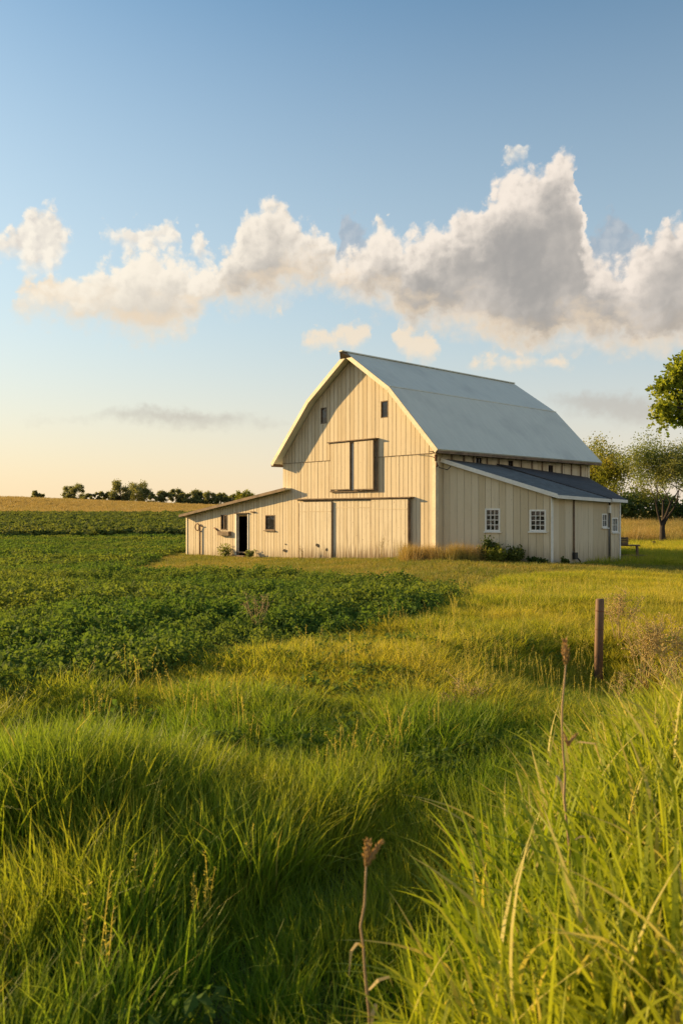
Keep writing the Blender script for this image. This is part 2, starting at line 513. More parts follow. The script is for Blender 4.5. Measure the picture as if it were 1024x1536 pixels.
CROP = [(-3.4, 7.3), (-1.05, 10.6), (1.75, 15.0), (3.0, 18.8), (2.6, 20.6), (-1.3, 24.3), (-5.0, 26.0), (-8.8, 28.8), (-10.4, 48.0), (-10.8, 60), (-6, 130), (-260, 130), (-260, -40), (-20, -8)]
def inpoly(x, y, poly):
    ins = np.zeros(np.shape(x), bool)
    n = len(poly)
    for i in range(n):
        (ax, ay), (bx, by) = poly[i], poly[(i + 1) % n]
        cnd = ((ay > y) != (by > y))
        with np.errstate(divide='ignore', invalid='ignore'):
            xx = (bx - ax) * (y - ay) / (by - ay + 1e-12) + ax
        ins ^= cnd & (x < xx)
    return ins
BARN = [(-9.6, 49.2), (4.2, 33.9), (9.0, 32.2), (12.6, 35.2), (16.0, 42.5), (4, 60), (-8, 58)]
LAWN = [(3.2, 19.6), (2.6, 20.6), (-1.3, 24.3), (-5.0, 26.0), (-8.8, 28.8), (-10.4, 49.5), (-9, 49.5), (4.4, 34.6), (9.0, 32.6), (16, 33), (15, 27.5), (9, 27), (5, 24)]

def grid_axis(lo, hi, fine_lo, fine_hi, step, grow=1.13):
    a = list(np.arange(fine_lo, fine_hi + 1e-6, step))
    s = step
    while a[-1] < hi:
        s *= grow; a.append(a[-1] + s)
    s = step
    while a[0] > lo:
        s *= grow; a.insert(0, a[0] - s)
    return np.array(a)

gxs = grid_axis(-900, 900, -6, 9, 0.16)
gys = grid_axis(-60, 1500, 1.0, 16, 0.16, 1.035)
GX, GY = np.meshgrid(gxs, gys)
GZ = H(GX, GY)
nx, ny = len(gxs), len(gys)
vs = np.stack([GX.ravel(), GY.ravel(), GZ.ravel()], 1)
ii = np.arange(nx * ny).reshape(ny, nx)
fs = np.stack([ii[:-1, :-1], ii[:-1, 1:], ii[1:, 1:], ii[1:, :-1]], -1).reshape(-1, 4)

def np_mesh(name, vs, fs, attrs=None, smooth=False):
    me = bpy.data.meshes.new(name)
    vs = np.asarray(vs, np.float32); fs = np.asarray(fs, np.int32)
    k = fs.shape[1]
    me.vertices.add(len(vs)); me.vertices.foreach_set('co', vs.ravel())
    me.loops.add(fs.size); me.loops.foreach_set('vertex_index', fs.ravel())
    me.polygons.add(len(fs))
    me.polygons.foreach_set('loop_start', np.arange(0, fs.size, k, dtype=np.int32))
    me.polygons.foreach_set('use_smooth', np.full(len(fs), smooth))
    for nm, arr in (attrs or {}).items():
        a = me.attributes.new(nm, 'FLOAT', 'POINT')
        a.data.foreach_set('value', np.asarray(arr, np.float32))
    me.update(calc_edges=True)
    me.validate()
    return me

def mat_ground():
    m, n, o = material('ground_soil_and_sward')
    pos = n.n('ShaderNodeNewGeometry').outputs['Position']
    a = n.noise(pos, 0.6, 4, 0.6); b = n.noise(pos, 9.0, 4, 0.65)
    mead = n.mix(n.rng(a, 0.35, 0.65), (0.05, 0.075, 0.015), (0.10, 0.12, 0.025))
    mead = n.mix(n.rng(b, 0.5, 0.75), mead, (0.06, 0.045, 0.02))
    crop = n.mix(n.rng(b, 0.4, 0.7), (0.03, 0.05, 0.012), (0.045, 0.035, 0.018))
    wheat = n.mix(n.rng(a, 0.3, 0.7), (0.32, 0.25, 0.09), (0.40, 0.31, 0.12))
    col = n.mix(attr(n, 'crop'), mead, crop)
    col = n.mix(attr(n, 'wheat'), col, wheat)
    principled(n, o, col, 0.95, 0, 0.1, b, 0.05, 0.6)
    return m
crop_w = inpoly(GX, GY, CROP).astype(float)
wheat_w = ((GY > 130)).astype(float)
wheat_w = np.maximum(wheat_w, ((GX > 8) & (GY > 60)).astype(float))
ground = bpy.data.objects.new('ground', np_mesh('ground', vs, fs, {'crop': crop_w.ravel(), 'wheat': wheat_w.ravel()}, True))
ground.data.materials.append(mat_ground())
C.objects.link(ground)
tag(ground, 'rolling ground under the meadow, the crop and the barn', 'ground', kind='structure')

# ------------------------------------------------------------------ the barn
bx, by = (0.6806, -0.7326), (0.7326, 0.6806)
barn = empty('barn', (4.03, 34.2, 0.0), math.atan2(bx[1], bx[0]))
tag(barn, 'large cream board barn with grey gambrel roof and lean-tos on both sides', 'barn')

def piecewise(pts):
    xs = [p[0] for p in pts]; zs = [p[1] for p in pts]
    return lambda x: float(np.interp(x, xs, zs))

def boards(mb, x0, x1, top, bot, P, openings=(), bw=0.26, gap=0.028, th=0.025, breaks=(), seed=1):
    """vertical boards along a wall; P(x, depth, z) gives the point; openings (xa, xb, za, zb) are cut out"""
    r = random.Random(seed)
    x = x0
    eps = 1e-4
    while x < x1 - 0.02:
        w = bw * r.uniform(0.86, 1.14)
        xe = min(x + w, x1)
        if x1 - xe < 0.08: xe = x1
        val = r.random() ** 1.5
        dz = r.uniform(0, 0.010)
        a0, a1 = x + gap / 2, xe - gap / 2
        cuts = sorted({a0, a1, *[b for b in breaks if a0 < b < a1], *[q for o_ in openings for q in o_[:2] if a0 < q < a1]})
        for u, v in zip(cuts[:-1], cuts[1:]):
            mid = (u + v) / 2
            spans = [(None, None)]
            cur = []
            holes = sorted([(za, zb) for xa, xb, za, zb in openings if xa <= mid <= xb])
            segs = []
            lo = None
            for za, zb in holes:
                segs.append((lo, za)); lo = zb
            segs.append((lo, None))
            for za, zb in segs:
                b0 = bot(u) if za is None else za; b1 = bot(v) if za is None else za
                t0 = top(u) if zb is None else zb; t1 = top(v) if zb is None else zb
                if t0 - b0 < 0.01 and t1 - b1 < 0.01: continue
                mb.hexa([P(u, -dz, b0), P(v, -dz, b1), P(v, th, b1), P(u, th, b0)],
                        [P(u, -dz, t0), P(v, -dz, t1), P(v, th, t1), P(u, th, t0)], val)
        x = xe

def backing(mb, x0, x1, top, bot, P, openings=(), breaks=(), d0=0.028, d1=0.06):
    cuts = sorted({x0, x1, *[b for b in breaks if x0 < b < x1], *[q for o_ in openings for q in o_[:2]]})
    for u, v in zip(cuts[:-1], cuts[1:]):
        mid = (u + v) / 2
        holes = sorted([(za, zb) for xa, xb, za, zb in openings if xa <= mid <= xb])
        segs = []; lo = None
        for za, zb in holes:
            segs.append((lo, za)); lo = zb
        segs.append((lo, None))
        for za, zb in segs:
            b0 = bot(u) if za is None else za; b1 = bot(v) if za is None else za
            t0 = top(u) if zb is None else zb; t1 = top(v) if zb is None else zb
            mb.hexa([P(u, d0, b0), P(v, d0, b1), P(v, d1, b1), P(u, d1, b0)], [P(u, d0, t0), P(v, d0, t1), P(v, d1, t1), P(u, d1, t0)], 0.5)

PROF = [(-10.62, 4.62), (-7.85, 7.52), (-5.05, 9.45), (-2.25, 7.52), (0.46, 4.68)]
LEN = 12.6
XL = -10.44
gtop = lambda x: piecewise(PROF)(x) - 0.07
gbr = [-7.85, -5.05, -2.25]
W1 = (-7.43, -6.98, 6.37, 7.17)
W2 = (-3.27, -2.81, 6.30, 7.08)
PF = lambda x, d, z: (x, d, z)
# front gable, upper boards stop on the seam, lower boards run to the ground
wall = MB()
SEAM = 4.53
boards(wall, XL, 0, gtop, lambda x: SEAM + 0.012, PF, [W1, W2], breaks=gbr, seed=3, bw=0.27)
boards(wall, XL, 0, lambda x: SEAM - 0.012, lambda x: -0.75, lambda x, d, z: (x, d + 0.004, z), [], seed=4, bw=0.25)
gable = wall.build('gable_wall', M_side, barn)
bk = MB()
backing(bk, XL, 0, gtop, lambda x: -0.7, PF, [W1, W2], gbr)
# rear gable, left long wall below the roof
backing(bk, XL, 0, gtop, lambda x: -0.9, lambda x, d, z: (x, LEN - d, z), [], gbr)
bk.box(XL + 0.03, XL + 0.07, 0.07, LEN - 0.07, -0.9, 4.6)
bk.build('wall_backing', M_dark, barn)
for xa, xb in ((XL, -6.68), (-3.42, -0.02)):
    sm = MB(); sm.box(xa, xb, -0.032, 0.0, SEAM - 0.011, SEAM + 0.011); sm.build('seam_board', M_wood, barn)
# left long wall above the lean-to roof and the rear gable cladding
lw = MB(); boards(lw, 0.07, LEN, lambda y: 4.55, lambda y: -0.8, lambda y, d, z: (XL + d, y, z), seed=9, bw=0.3); lw.build('left_wall', M_side, barn)
rw = MB(); boards(rw, XL, 0, gtop, lambda x: -0.9, lambda x, d, z: (x, LEN + 0.03 - d, z), breaks=gbr, seed=10, bw=0.3); rw.build('rear_wall', M_side, barn)

# right long wall with the three little windows above the wing roof
WS = [(2.77, 3.21, 4.10, 4.47), (5.27, 5.65, 4.06, 4.44), (8.68, 9.10, 3.98, 4.36)]
PR = lambda y, d, z: (0.0 - d, y, z)
sw = MB(); boards(sw, 0.03, LEN, lambda y: 4.68, lambda y: -0.6, PR, WS, seed=12, bw=0.42)
side_wall = sw.build('side_wall', M_wing, barn)
sb = MB(); backing(sb, 0.07, LEN - .07, lambda y: 4.66, lambda y: -0.6, PR, WS); sb.build('side_backing', M_dark, barn)
for y in (1.05, 1.9, 2.6, 3.6, 4.5, 6.3, 7.2, 8.1, 9.9, 10.8, 11.7):
    bt = MB(); bt.box(0.012, 0.045, y - 0.035, y + 0.035, 3.5, 4.6, random.random()); bt.build('batten', M_wood, barn)
for q_ in ((-0.16, 0.03, -0.035, -0.0125, -0.5, 4.50), (0.012, 0.035, -0.012, 0.16, -0.5, 4.50), (0.012, 0.04, LEN - 0.16, LEN, 3.0, 4.5)):
    cb = MB(); cb.box(*q_); cb.build('corner_board', M_trim, barn)

def window(parent, P, x0, x1, z0, z1, cols, rows, frame=0.06, mun=0.022, mat=None, sill=True, rec=0.05, proud=0.03):
    """frame > pane, sill; P(x, depth, z) with depth into the wall"""
    mat = mat or M_white
    f = MB()
    def bar(xa, xb, za, zb, d0, d1):
        f.hexa([P(xa, d0, za), P(xb, d0, za), P(xb, d1, za), P(xa, d1, za)], [P(xa, d0, zb), P(xb, d0, zb), P(xb, d1, zb), P(xa, d1, zb)])
    bar(x0 - frame, x0, z0 - frame, z1 + frame, -proud, rec); bar(x1, x1 + frame, z0 - frame, z1 + frame, -proud, rec)
    bar(x0, x1, z1, z1 + frame, -proud, rec); bar(x0, x1, z0 - frame, z0, -proud, rec)
    for k in range(1, cols):
        x = x0 + (x1 - x0) * k / cols
        bar(x - mun / 2, x + mun / 2, z0, z1, -0.002, rec)
    for k in range(1, rows):
        z = z0 + (z1 - z0) * k / rows
        bar(x0, x1, z - mun / 2, z + mun / 2, 0.0, rec - 0.003)
    fo = f.build('window', mat, parent)
    g = MB()
    g.add([P(x0, rec - 0.012, z0), P(x1, rec - 0.012, z0), P(x1, rec - 0.012, z1), P(x0, rec - 0.012, z1)], [(0, 1, 2, 3)])
    g.build('pane', M_glass, fo)
    if sill:
        s = MB()
        a, b = x0 - frame - 0.05, x1 + frame + 0.05
        s.hexa([P(a, -0.09, z0 - frame - 0.05), P(b, -0.09, z0 - frame - 0.05), P(b, 0.0, z0 - frame - 0.05), P(a, 0.0, z0 - frame - 0.05)],
               [P(a, -0.09, z0 - frame - 0.003), P(b, -0.09, z0 - frame - 0.003), P(b, 0.0, z0 - frame - 0.003), P(a, 0.0, z0 - frame - 0.003)])
        s.build('sill', mat, fo)
    return fo

for w in (W1, W2):
    window(barn, PF, w[0] + 0.04, w[1] - 0.04, w[2] + 0.04, w[3] - 0.04, 1, 1, 0.04, mat=M_wood, sill=False, rec=0.055, proud=0.004)
for w in WS:
    window(barn, PR, w[0] + 0.03, w[1] - 0.03, w[2] + 0.03, w[3] - 0.03, 2, 1, 0.03, 0.03, mat=M_dwood, sill=False, rec=0.06, proud=0.002)

# main roof: four slopes of sheet metal, each with raised seams
Y0, Y1 = -0.52, LEN + 0.32
roof = MB()
TH = 0.07
nrm = []
def off(p, q, t):
    d = Vector((q[0] - p[0], 0, q[1] - p[1])).normalized()
    return Vector((-d.z, 0, d.x)) * t
for i, (p, q) in enumerate(zip(PROF[:-1], PROF[1:])):
    n_ = off(p, q, TH)
    a = Vector((p[0], Y0, p[1])); b = Vector((q[0], Y0, q[1])); dl = Vector((0, Y1 - Y0, 0))
    ext = (b - a).normalized() * 0.02
    if i == 0: a = a - ext * 8
    if i == 3: b = b + ext * 6
    roof.hexa([a, b, b + dl, a + dl], [a + n_, b + n_, b + n_ + dl, a + n_ + dl])
roof_o = roof.build('roof', M_roof, barn)
rc = MB()
rc.beam((-5.05, Y0 - 0.36, 9.535), (-5.05, Y1, 9.535), 0.24, 0.05)
for k, x in ((1, -7.85), (3, -2.25)):
    rc.beam((x, Y0 + .01, 7.60), (x, Y1 - .01, 7.60), 0.09, 0.035)
rc.build('ridge_cap', M_roof, roof_o)
hood = MB()
hood.add([(-5.45, Y0, 9.22), (-4.65, Y0, 9.22), (-5.05, Y0 - 0.42, 9.50), (-5.05, Y0, 9.56)], [(0, 2, 3), (2, 1, 3), (0, 1, 2), (0, 3, 1)])
hood.build('hay_hood', M_wood, roof_o)
tr = MB(); tr2 = MB()
for i, (p, q) in enumerate(zip(PROF[:-1], PROF[1:])):
    n_ = off(p, q, 1.0)
    a = Vector((p[0], Y0 - 0.016, p[1])) - n_ * 0.05; b = Vector((q[0], Y0 - 0.016, q[1])) - n_ * 0.05
    if i == 0: a = a - (b - a).normalized() * 0.16
    if i == 3: b = b + (b - a).normalized() * 0.12
    tr.beam(a, b, 0.03, 0.20, n_)
    a2, b2 = a + Vector((0, Y1 - Y0 + 0.032, 0)), b + Vector((0, Y1 - Y0 + 0.032, 0))
    tr2.beam(a2, b2, 0.03, 0.20, n_)
tr.build('rake_board', M_trim, roof_o); tr2.build('rake_board', M_trim, roof_o)
for q_ in ((0.50, 0.54, Y0, Y1, 4.48, 4.64), (XL - 0.32, XL - 0.28, Y0, Y1, 4.36, 4.52), (0.02, 0.50, Y0 + .02, Y1 - .02, 4.555, 4.575)):
    ev = MB(); ev.box(*q_); ev.build('eave_board', M_wood, roof_o)
y = Y0 + 0.3
while y < Y1:
    ev = MB(); ev.box(0.03, 0.49, y, y + 0.05, 4.49, 4.555); ev.build('rafter_end', M_wood, roof_o); y += 0.6

# loft doors on their track
def leaf(name, x0, x1, z0, z1, y0, y1, seed, frame=None, bw=0.26, mat=None):
    d = MB()
    boards(d, x0, x1, lambda x: z1, lambda x: z0, lambda x, dd, z: (x, y0 + dd, z), bw=bw, th=y1 - y0, gap=0.026, seed=seed)
    o = d.build(name, mat or M_side, barn)
    if frame:
        e = MB()
        e.box(x0 - 0.02, x0, y0, y1, z0, z1); e.box(x1, x1 + 0.02, y0, y1, z0, z1); e.box(x0 - 0.02, x1 + 0.02, y0 - 0.004, y1, z0 - 0.05, z0)
        e.build('edge_strip', M_wood, o)
    return o
leaf('loft_door', -6.52, -5.16, 3.10, 5.32, -0.17, -0.11, 21, True)
leaf('loft_door', -4.86, -3.58, 3.08, 5.30, -0.19, -0.13, 22, True)
lt = MB(); lt.box(-6.72, -3.40, -0.25, 0.0, 5.36, 5.405); lt.box(-6.66, -3.46, -0.16, -0.10, 5.29, 5.355)
lt.build('loft_track', M_wood, barn)
for q_ in ((-6.66, -6.58, -0.06, 0, 3.022, 5.30), (-3.52, -3.44, -0.06, 0, 3.022, 5.30), (-6.66, -3.44, -0.10, 0, 2.96, 3.02)):
    lf = MB(); lf.box(*q_); lf.build('loft_frame', M_wood, barn)
ps = MB(); ps.box(-5.14, -4.88, -0.05, 0.0, 3.05, 5.28); ps.build('loft_post', M_white, barn)

# big sliding doors
sdo = []
for q_ in ((-8.85, -6.42, -0.42, 2.50, -0.21, -0.15, 31), (-6.40, -3.72, -0.25, 2.56, -0.12, -0.06, 32), (-3.70, -1.42, -0.24, 2.56, -0.20, -0.14, 33)):
    sdo.append(leaf('sliding_door', *q_, mat=M_door))
dtk = MB()
dtk.box(-9.15, -1.22, -0.28, 0.0, 2.62, 2.672); dtk.box(-9.0, -1.35, -0.20, -0.13, 2.565, 2.618)
dtk.build('door_track', M_wood, barn)
for k_, q_ in ((0, (-8.90, -8.855, -0.215, 0, -0.45, 2.45)), (0, (-6.418, -6.385, -0.205, -0.125, -0.40, 2.45)), (1, (-3.75, -3.702, -0.175, -0.121, -0.25, 2.5)), (2, (-1.415, -1.395, -0.205, -0.06, -0.24, 2.5))):  # edge strips; the one between middle and right door stands for gap shade
    dd = MB(); dd.box(*q_); dd.build('door_edge', M_wood, sdo[k_])
for q_ in ((-6.4, -1.5, -0.42, -0.01, -0.45, -0.30), (-6.3, -2.2, -0.40, -0.23, -0.29, -0.22)):
    sl = MB(); sl.box(*q_); sl.build('door_sill', M_dwood, barn)
for k_, q_ in enumerate(((-8.82, -6.44, -0.226, -0.213, 2.02, 2.05), (-6.38, -3.74, -0.136, -0.123, 2.20, 2.23), (-3.66, -1.46, -0.216, -0.203, 2.12, 2.15))):
    hr = MB(); hr.box(*q_); hr.build('door_ledge', M_side, sdo[k_])
# knot holes and patches of lost board
def blotch(x, z, w, h, y=-0.014, seed=0):
    r = random.Random(seed); n_ = 9
    vs_ = [(x + math.cos(2 * math.pi * k / n_) * w * r.uniform(.6, 1.1), y, z + math.sin(2 * math.pi * k / n_) * h * r.uniform(.6, 1.1)) for k in range(n_)]
    hl = MB(); hl.add(vs_ + [(a, y + 0.012, b) for a, _, b in vs_], [tuple(range(n_))[::-1]] + [(k, (k + 1) % n_, n_ + (k + 1) % n_, n_ + k) for k in range(n_)])
    hl.build('board_hole', M_dark, barn)
blotch(-10.25, -0.02, 0.20, 0.09, -0.03, 1); blotch(-10.2, 0.32, 0.05, 0.04, -0.03, 2); blotch(-2.06, 0.22, 0.06, 0.05, -0.03, 3)
blotch(-7.42, 0.35, 0.16, 0.10, -0.232, 4); blotch(-6.75, 0.15, 0.07, 0.09, -0.232, 5)

# left lean-to
LX0, LX1 = -19.8, XL
ltop = piecewise([(-20.2, 1.72), (-9.7, 3.18)])
DOOR = (-14.55, -13.50, -0.75, 1.86)
LWN1 = (-11.95, -11.10, 1.02, 1.84)
LWN2 = (-16.12, -15.50, 0.97, 1.84)
lo = MB()
lop = lambda x: ltop(x) - 0.02
boards(lo, LX0, LX1, lop, lambda x: -1.1, lambda x, d, z: (x, d + 0.002, z), [DOOR, LWN1, LWN2], seed=41, bw=0.25)
lean = lo.build('lean_to_wall', M_side, barn)
lb = MB()
backing(lb, LX0 + .03, LX1, lop, lambda x: -1.1, PF, [DOOR, LWN1, LWN2])
lb.box(LX0 + 0.03, LX0 + 0.07, 0.06, 8.9, -1.3, 1.72); lb.box(LX0 + .03, LX1, 8.9, 8.96, -1.3, 1.72)
lb.add([(LX0, 8.96, 1.72), (LX1, 8.96, 1.72), (LX1, 8.96, 3.0)], [(0, 1, 2)])
lb.build('lean_to_backing', M_dark, barn)
le = MB(); boards(le, 0.0, 8.9, lambda y: 1.74, lambda y: -1.3, lambda y, d, z: (LX0 + d, y, z), seed=43, bw=0.3); le.build('lean_to_end', M_side, barn)
lc = MB(); lc.box(LX0 - 0.02, LX0 + 0.10, -0.035, -0.0125, -1.1, 1.68); lc.box(LX0 - 0.035, LX0 - 0.012, -0.012, 0.12, -1.1, 1.68); lc.build('lean_to_corner', M_trim, barn)
lr = MB()
def slope(mb, xa, za, xb, zb, y0, y1, th):
    mb.hexa([(xa, y0, za), (xb, y0, zb), (xb, y1, zb), (xa, y1, za)], [(xa, y0, za + th), (xb, y0, zb + th), (xb, y1, zb + th), (xa, y1, za + th)])
slope(lr, -19.95, ltop(-19.95), XL - 0.002, ltop(XL), -0.42, 9.1, 0.06)
slope(lr, XL - 0.002, ltop(XL), -9.72, ltop(-9.72), -0.42, -0.014, 0.06)
lro = lr.build('lean_to_roof', M_roof, barn)
lf2 = MB()
lf2.beam((-19.97, -0.438, ltop(-19.97) + 0.01), (-9.70, -0.438, ltop(-9.70) + 0.01), 0.03, 0.15)
lf2.box(-19.98, -19.95, -0.42, 9.1, ltop(-19.95) - 0.05, ltop(-19.95) + 0.075)
lf2.build('lean_to_fascia', M_wood, lro)
# doorway, its jambs and steps
dwy = empty('doorway'); dwy.parent = barn
for q_ in ((DOOR[0] - 0.10, DOOR[0], -0.05, 0.14, -0.95, 1.90), (DOOR[1], DOOR[1] + 0.06, -0.04, 0.10, -0.95, 1.90)):
    dj = MB(); dj.box(*q_); dj.build('jamb', M_white, dwy)
dh = MB(); dh.box(DOOR[0] - 0.16, DOOR[1] + 0.10, -0.08, 0.05, 1.905, 1.96); dh.build('lintel', M_dwood, dwy)
for q_ in ((DOOR[0] + 0.02, DOOR[1] - 0.02, -0.30, 0.12, -0.47, -0.41), (DOOR[0] + 0.02, DOOR[1] - 0.02, -0.14, 0.3, -0.28, -0.22)):
    st_ = MB(); st_.box(*q_); st_.build('step', M_wood, dwy)
window(barn, PF, LWN1[0] + 0.05, LWN1[1] - 0.05, LWN1[2] + 0.05, LWN1[3] - 0.05, 1, 1, 0.05, mat=M_wood, sill=True, rec=0.05, proud=0.012)
window(barn, PF, LWN2[0] + 0.05, LWN2[1] - 0.05, LWN2[2] + 0.05, LWN2[3] - 0.05, 2, 1, 0.05, 0.05, mat=M_wood, sill=False, rec=0.05, proud=0.03)
fb = MB(); fb.box(-16.20, -15.10, -0.18, -0.012, 0.66, 0.72); fb.box(-16.20, -15.10, -0.20, -0.18, 0.66, 0.90); fb.box(-16.20, -16.17, -0.18, -0.012, 0.72, 0.90); fb.box(-15.13, -15.10, -0.18, -0.012, 0.72, 0.90)
fb.build('window_box', M_wood, barn)
vp = MB()
ring = [(-18.45 + 0.24 * math.cos(t), -0.10, 1.10 + 0.20 * math.sin(t)) for t in np.linspace(0, 2 * math.pi, 25)]
vp.tube(ring, 0.035, 6, cap=False)
vp.tube([(-18.2, -0.08, 1.05), (-18.2, -0.08, -0.75)], 0.045, 8)
vp.tube([(-18.2, -0.08, 1.12), (-17.9, -0.08, 1.16)], 0.03, 6)
vp.build('vent_pipe', M_rust, barn)
hk = MB(); hk.box(-13.2, -12.85, -0.10, 0.0, 1.98, 2.03); hk.build('wall_bracket', M_rust, barn)
hk = MB(); hk.tube([(-16.75, -0.05, 1.08), (-16.35, -0.05, 0.92)], 0.04, 6); hk.build('wall_bracket', M_rust, barn)

# right wing, set askew to the barn
ux, uy = 0.9398, 0.3417
WC0 = (0.02, 0.5)
WLEN = 4.63
PW = lambda t, d, z: (WC0[0] + ux * t - uy * d, WC0[1] + uy * t + ux * d, z)
wtop = piecewise([(0, 4.24), (WLEN, 2.72)])
G1 = (1.89, 2.46, 1.22, 2.11)
G2 = (3.77, 4.37, 1.24, 2.06)
ww = MB()
boards(ww, 0, WLEN, lambda t: wtop(t) - 0.02, lambda t: -0.6, PW, [G1, G2], bw=0.30, gap=0.012, seed=51)
wing = ww.build('wing_wall', M_wing, barn)
wb = MB(); backing(wb, 0.05, WLEN - 0.05, lambda t: wtop(t) - 0.02, lambda t: -0.6, PW, [G1, G2]); wb.build('wing_backing', M_dark, barn)
for g in (G1, G2):
    window(barn, PW, g[0] + 0.03, g[1] - 0.03, g[2] + 0.03, g[3] - 0.03, 3, 4, 0.07, 0.026, rec=0.05, proud=0.025)
WX, WY = PW(WLEN, 0, 0)[:2]
WYE = WY + 4.58
PS = lambda y, d, z: (WX - d, y, z)
G3 = (WY + 4.02, WY + 4.42, 1.34, 1.90)
ss = MB(); boards(ss, WY + 0.01, WYE, lambda y: 2.58, lambda y: -0.6, PS, [G3], bw=0.46, gap=0.010, seed=52); ss.build('wing_side', M_wing, barn)
sbk = MB(); backing(sbk, WY + 0.06, WYE - 0.05, lambda y: 2.58, lambda y: -0.6, PS, [G3]); sbk.build('wing_side_backing', M_dark, barn)
window(barn, PS, G3[0] + 0.03, G3[1] - 0.03, G3[2] + 0.03, G3[3] - 0.03, 2, 2, 0.06, 0.024, rec=0.05, proud=0.02)
cw = MB()
cx_, cy_ = WX, WY
cw.box(WX - 0.02, WX + 0.02, WY - 0.022, WY + 0.10, -0.5, 2.56)
cw.build('wing_corner', M_white, barn)
ds = MB(); ds.tube([(WX + 0.05, WY + 1.62, 2.5), (WX + 0.05, WY + 1.62, 0.25)], 0.035, 8); ds.build('downpipe', M_wood, barn)
df = MB(); df.box(WX + 0.005, WX + 0.14, WY + 1.56, WY + 1.78, 0.02, 0.30); df.tube([(WX + 0.06, WY + 1.66, 0.2), (WX + 0.2, WY + 1.9, -0.1)], 0.03, 6); df.build('drain_fitting', M_black, barn)
mtb = MB(); mtb.box(WX + 0.012, WX + 0.13, WY + 4.44, WY + 4.58, 1.95, 2.30); mtb.build('meter_box', M_white, barn)
pc = MB(); pc.tube([(WX + 0.05, WY + 4.52, 1.95), (WX + 0.05, WY + 4.52, 0.0)], 0.022, 6); pc.build('conduit', M_grey, barn)
# wing roof and the darker rear roof lapping over it
def slab(mb, pts, th):
    p = [Vector(q) for q in pts]
    t = [q + Vector((0, 0, th)) for q in p]
    mb.add(p + t, [(0, 2, 1), (0, 3, 2), (4, 5, 6), (4, 6, 7), (0, 1, 5, 4), (1, 2, 6, 5), (2, 3, 7, 6), (3, 0, 4, 7)])
wr = MB()
fr0 = PW(-0.02, -0.22, 4.26); fr1 = PW(WLEN + 0.28, -0.22, 2.67)
slab(wr, [(0.048, fr0[1], 4.26), (fr1[0], fr1[1], 2.64), (WX + 0.28, 7.4, 2.50), (0.048, 7.4, 4.02)], 0.05)
wro = wr.build('wing_roof', M_sh1, barn)
wf = MB()
wf.beam((0.05, fr0[1] - 0.02, 4.24), (fr1[0] + 0.01, fr1[1] - 0.02, 2.645), 0.03, 0.17)
wf.build('wing_fascia', M_white, wro)
wf = MB()
wf.beam((fr1[0] + 0.015, fr1[1] - 0.03, 2.62), (WX + 0.295, 7.0, 2.475), 0.03, 0.14)
wf.build('wing_fascia', M_white, wro)
rr = MB()
RX = WX + 0.10
RYE = WYE + 0.85
slab(rr, [(0.048, 4.3, 4.20), (RX + 0.26, WYE - 0.36, 2.545), (RX + 0.26, RYE + 0.14, 2.50), (0.048, 12.4, 3.80)], 0.05)
rro = rr.build('rear_wing_roof', M_sh2, barn)
rf = MB(); rf.beam((RX + 0.275, WYE - 0.36, 2.52), (RX + 0.275, RYE + 0.15, 2.475), 0.03, 0.13); rf.build('rear_wing_fascia', M_white, rro)
rwl = MB()
PRS = lambda y, d, z: (RX - d, y, z)
G4 = (WYE + 0.12, WYE + 0.60, 1.12, 1.72)
boards(rwl, WYE + 0.005, RYE, lambda y: 2.50, lambda y: -0.6, PRS, [G4], bw=0.3, seed=62)
rwl.build('rear_wing_wall', M_wing, barn)
rwb = MB()
backing(rwb, WYE + 0.01, RYE - 0.02, lambda y: 2.50, lambda y: -0.6, PRS, [G4])
rwb.hexa([(RX - 0.07, RYE - .03, -.6), (RX - 0.07, RYE, -.6), (0.05, 12.3, -.6), (0.05, 12.2, -.6)], [(RX - 0.07, RYE - .03, 2.5), (RX - 0.07, RYE, 2.5), (0.05, 12.3, 3.75), (0.05, 12.2, 3.75)])
rwb.build('rear_wing_backing', M_dark, barn)
window(barn, PRS, G4[0] + 0.03, G4[1] - 0.03, G4[2] + 0.03, G4[3] - 0.03, 3, 2, 0.06, 0.022, rec=0.05, proud=0.02)
rwc = MB(); rwc.box(RX + 0.012, RX + 0.035, RYE - 0.10, RYE, -0.5, 2.47); rwc.build('rear_wing_corner', M_white, barn)
ins = MB()
ins.tube([(0.10, -0.10, 4.46), (0.10, -0.10, 4.18)], [0.07, 0.05], 8); ins.build('insulator', M_rust, barn); ins = MB(); ins.tube([(0.16, -0.12, 4.10), (0.16, -0.12, 3.92)], 0.045, 8)
ins.build('insulator', M_rust, barn)
wi = MB(); wi.tube([(0.10, -0.12, 4.3), (-0.3, -0.04, 4.42), (-1.0, -0.04, 4.50)], 0.012, 5); wi.build('cable', M_black, barn); wi = MB(); wi.tube([(0.14, -0.12, 4.15), (0.2, 0.0, 3.9), (0.45, 0.25, 3.8), (0.5, 0.40, 3.95)], 0.02, 5)
wi.build('cable', M_black, barn)

# ------------------------------------------------------------------ vegetation kit
hid = bpy.data.collections.new('vegetation_sources')

def add_attr(me, name, arr):
    a = me.attributes.new(name, 'FLOAT', 'POINT')
    a.data.foreach_set('value', np.asarray(arr, np.float32))

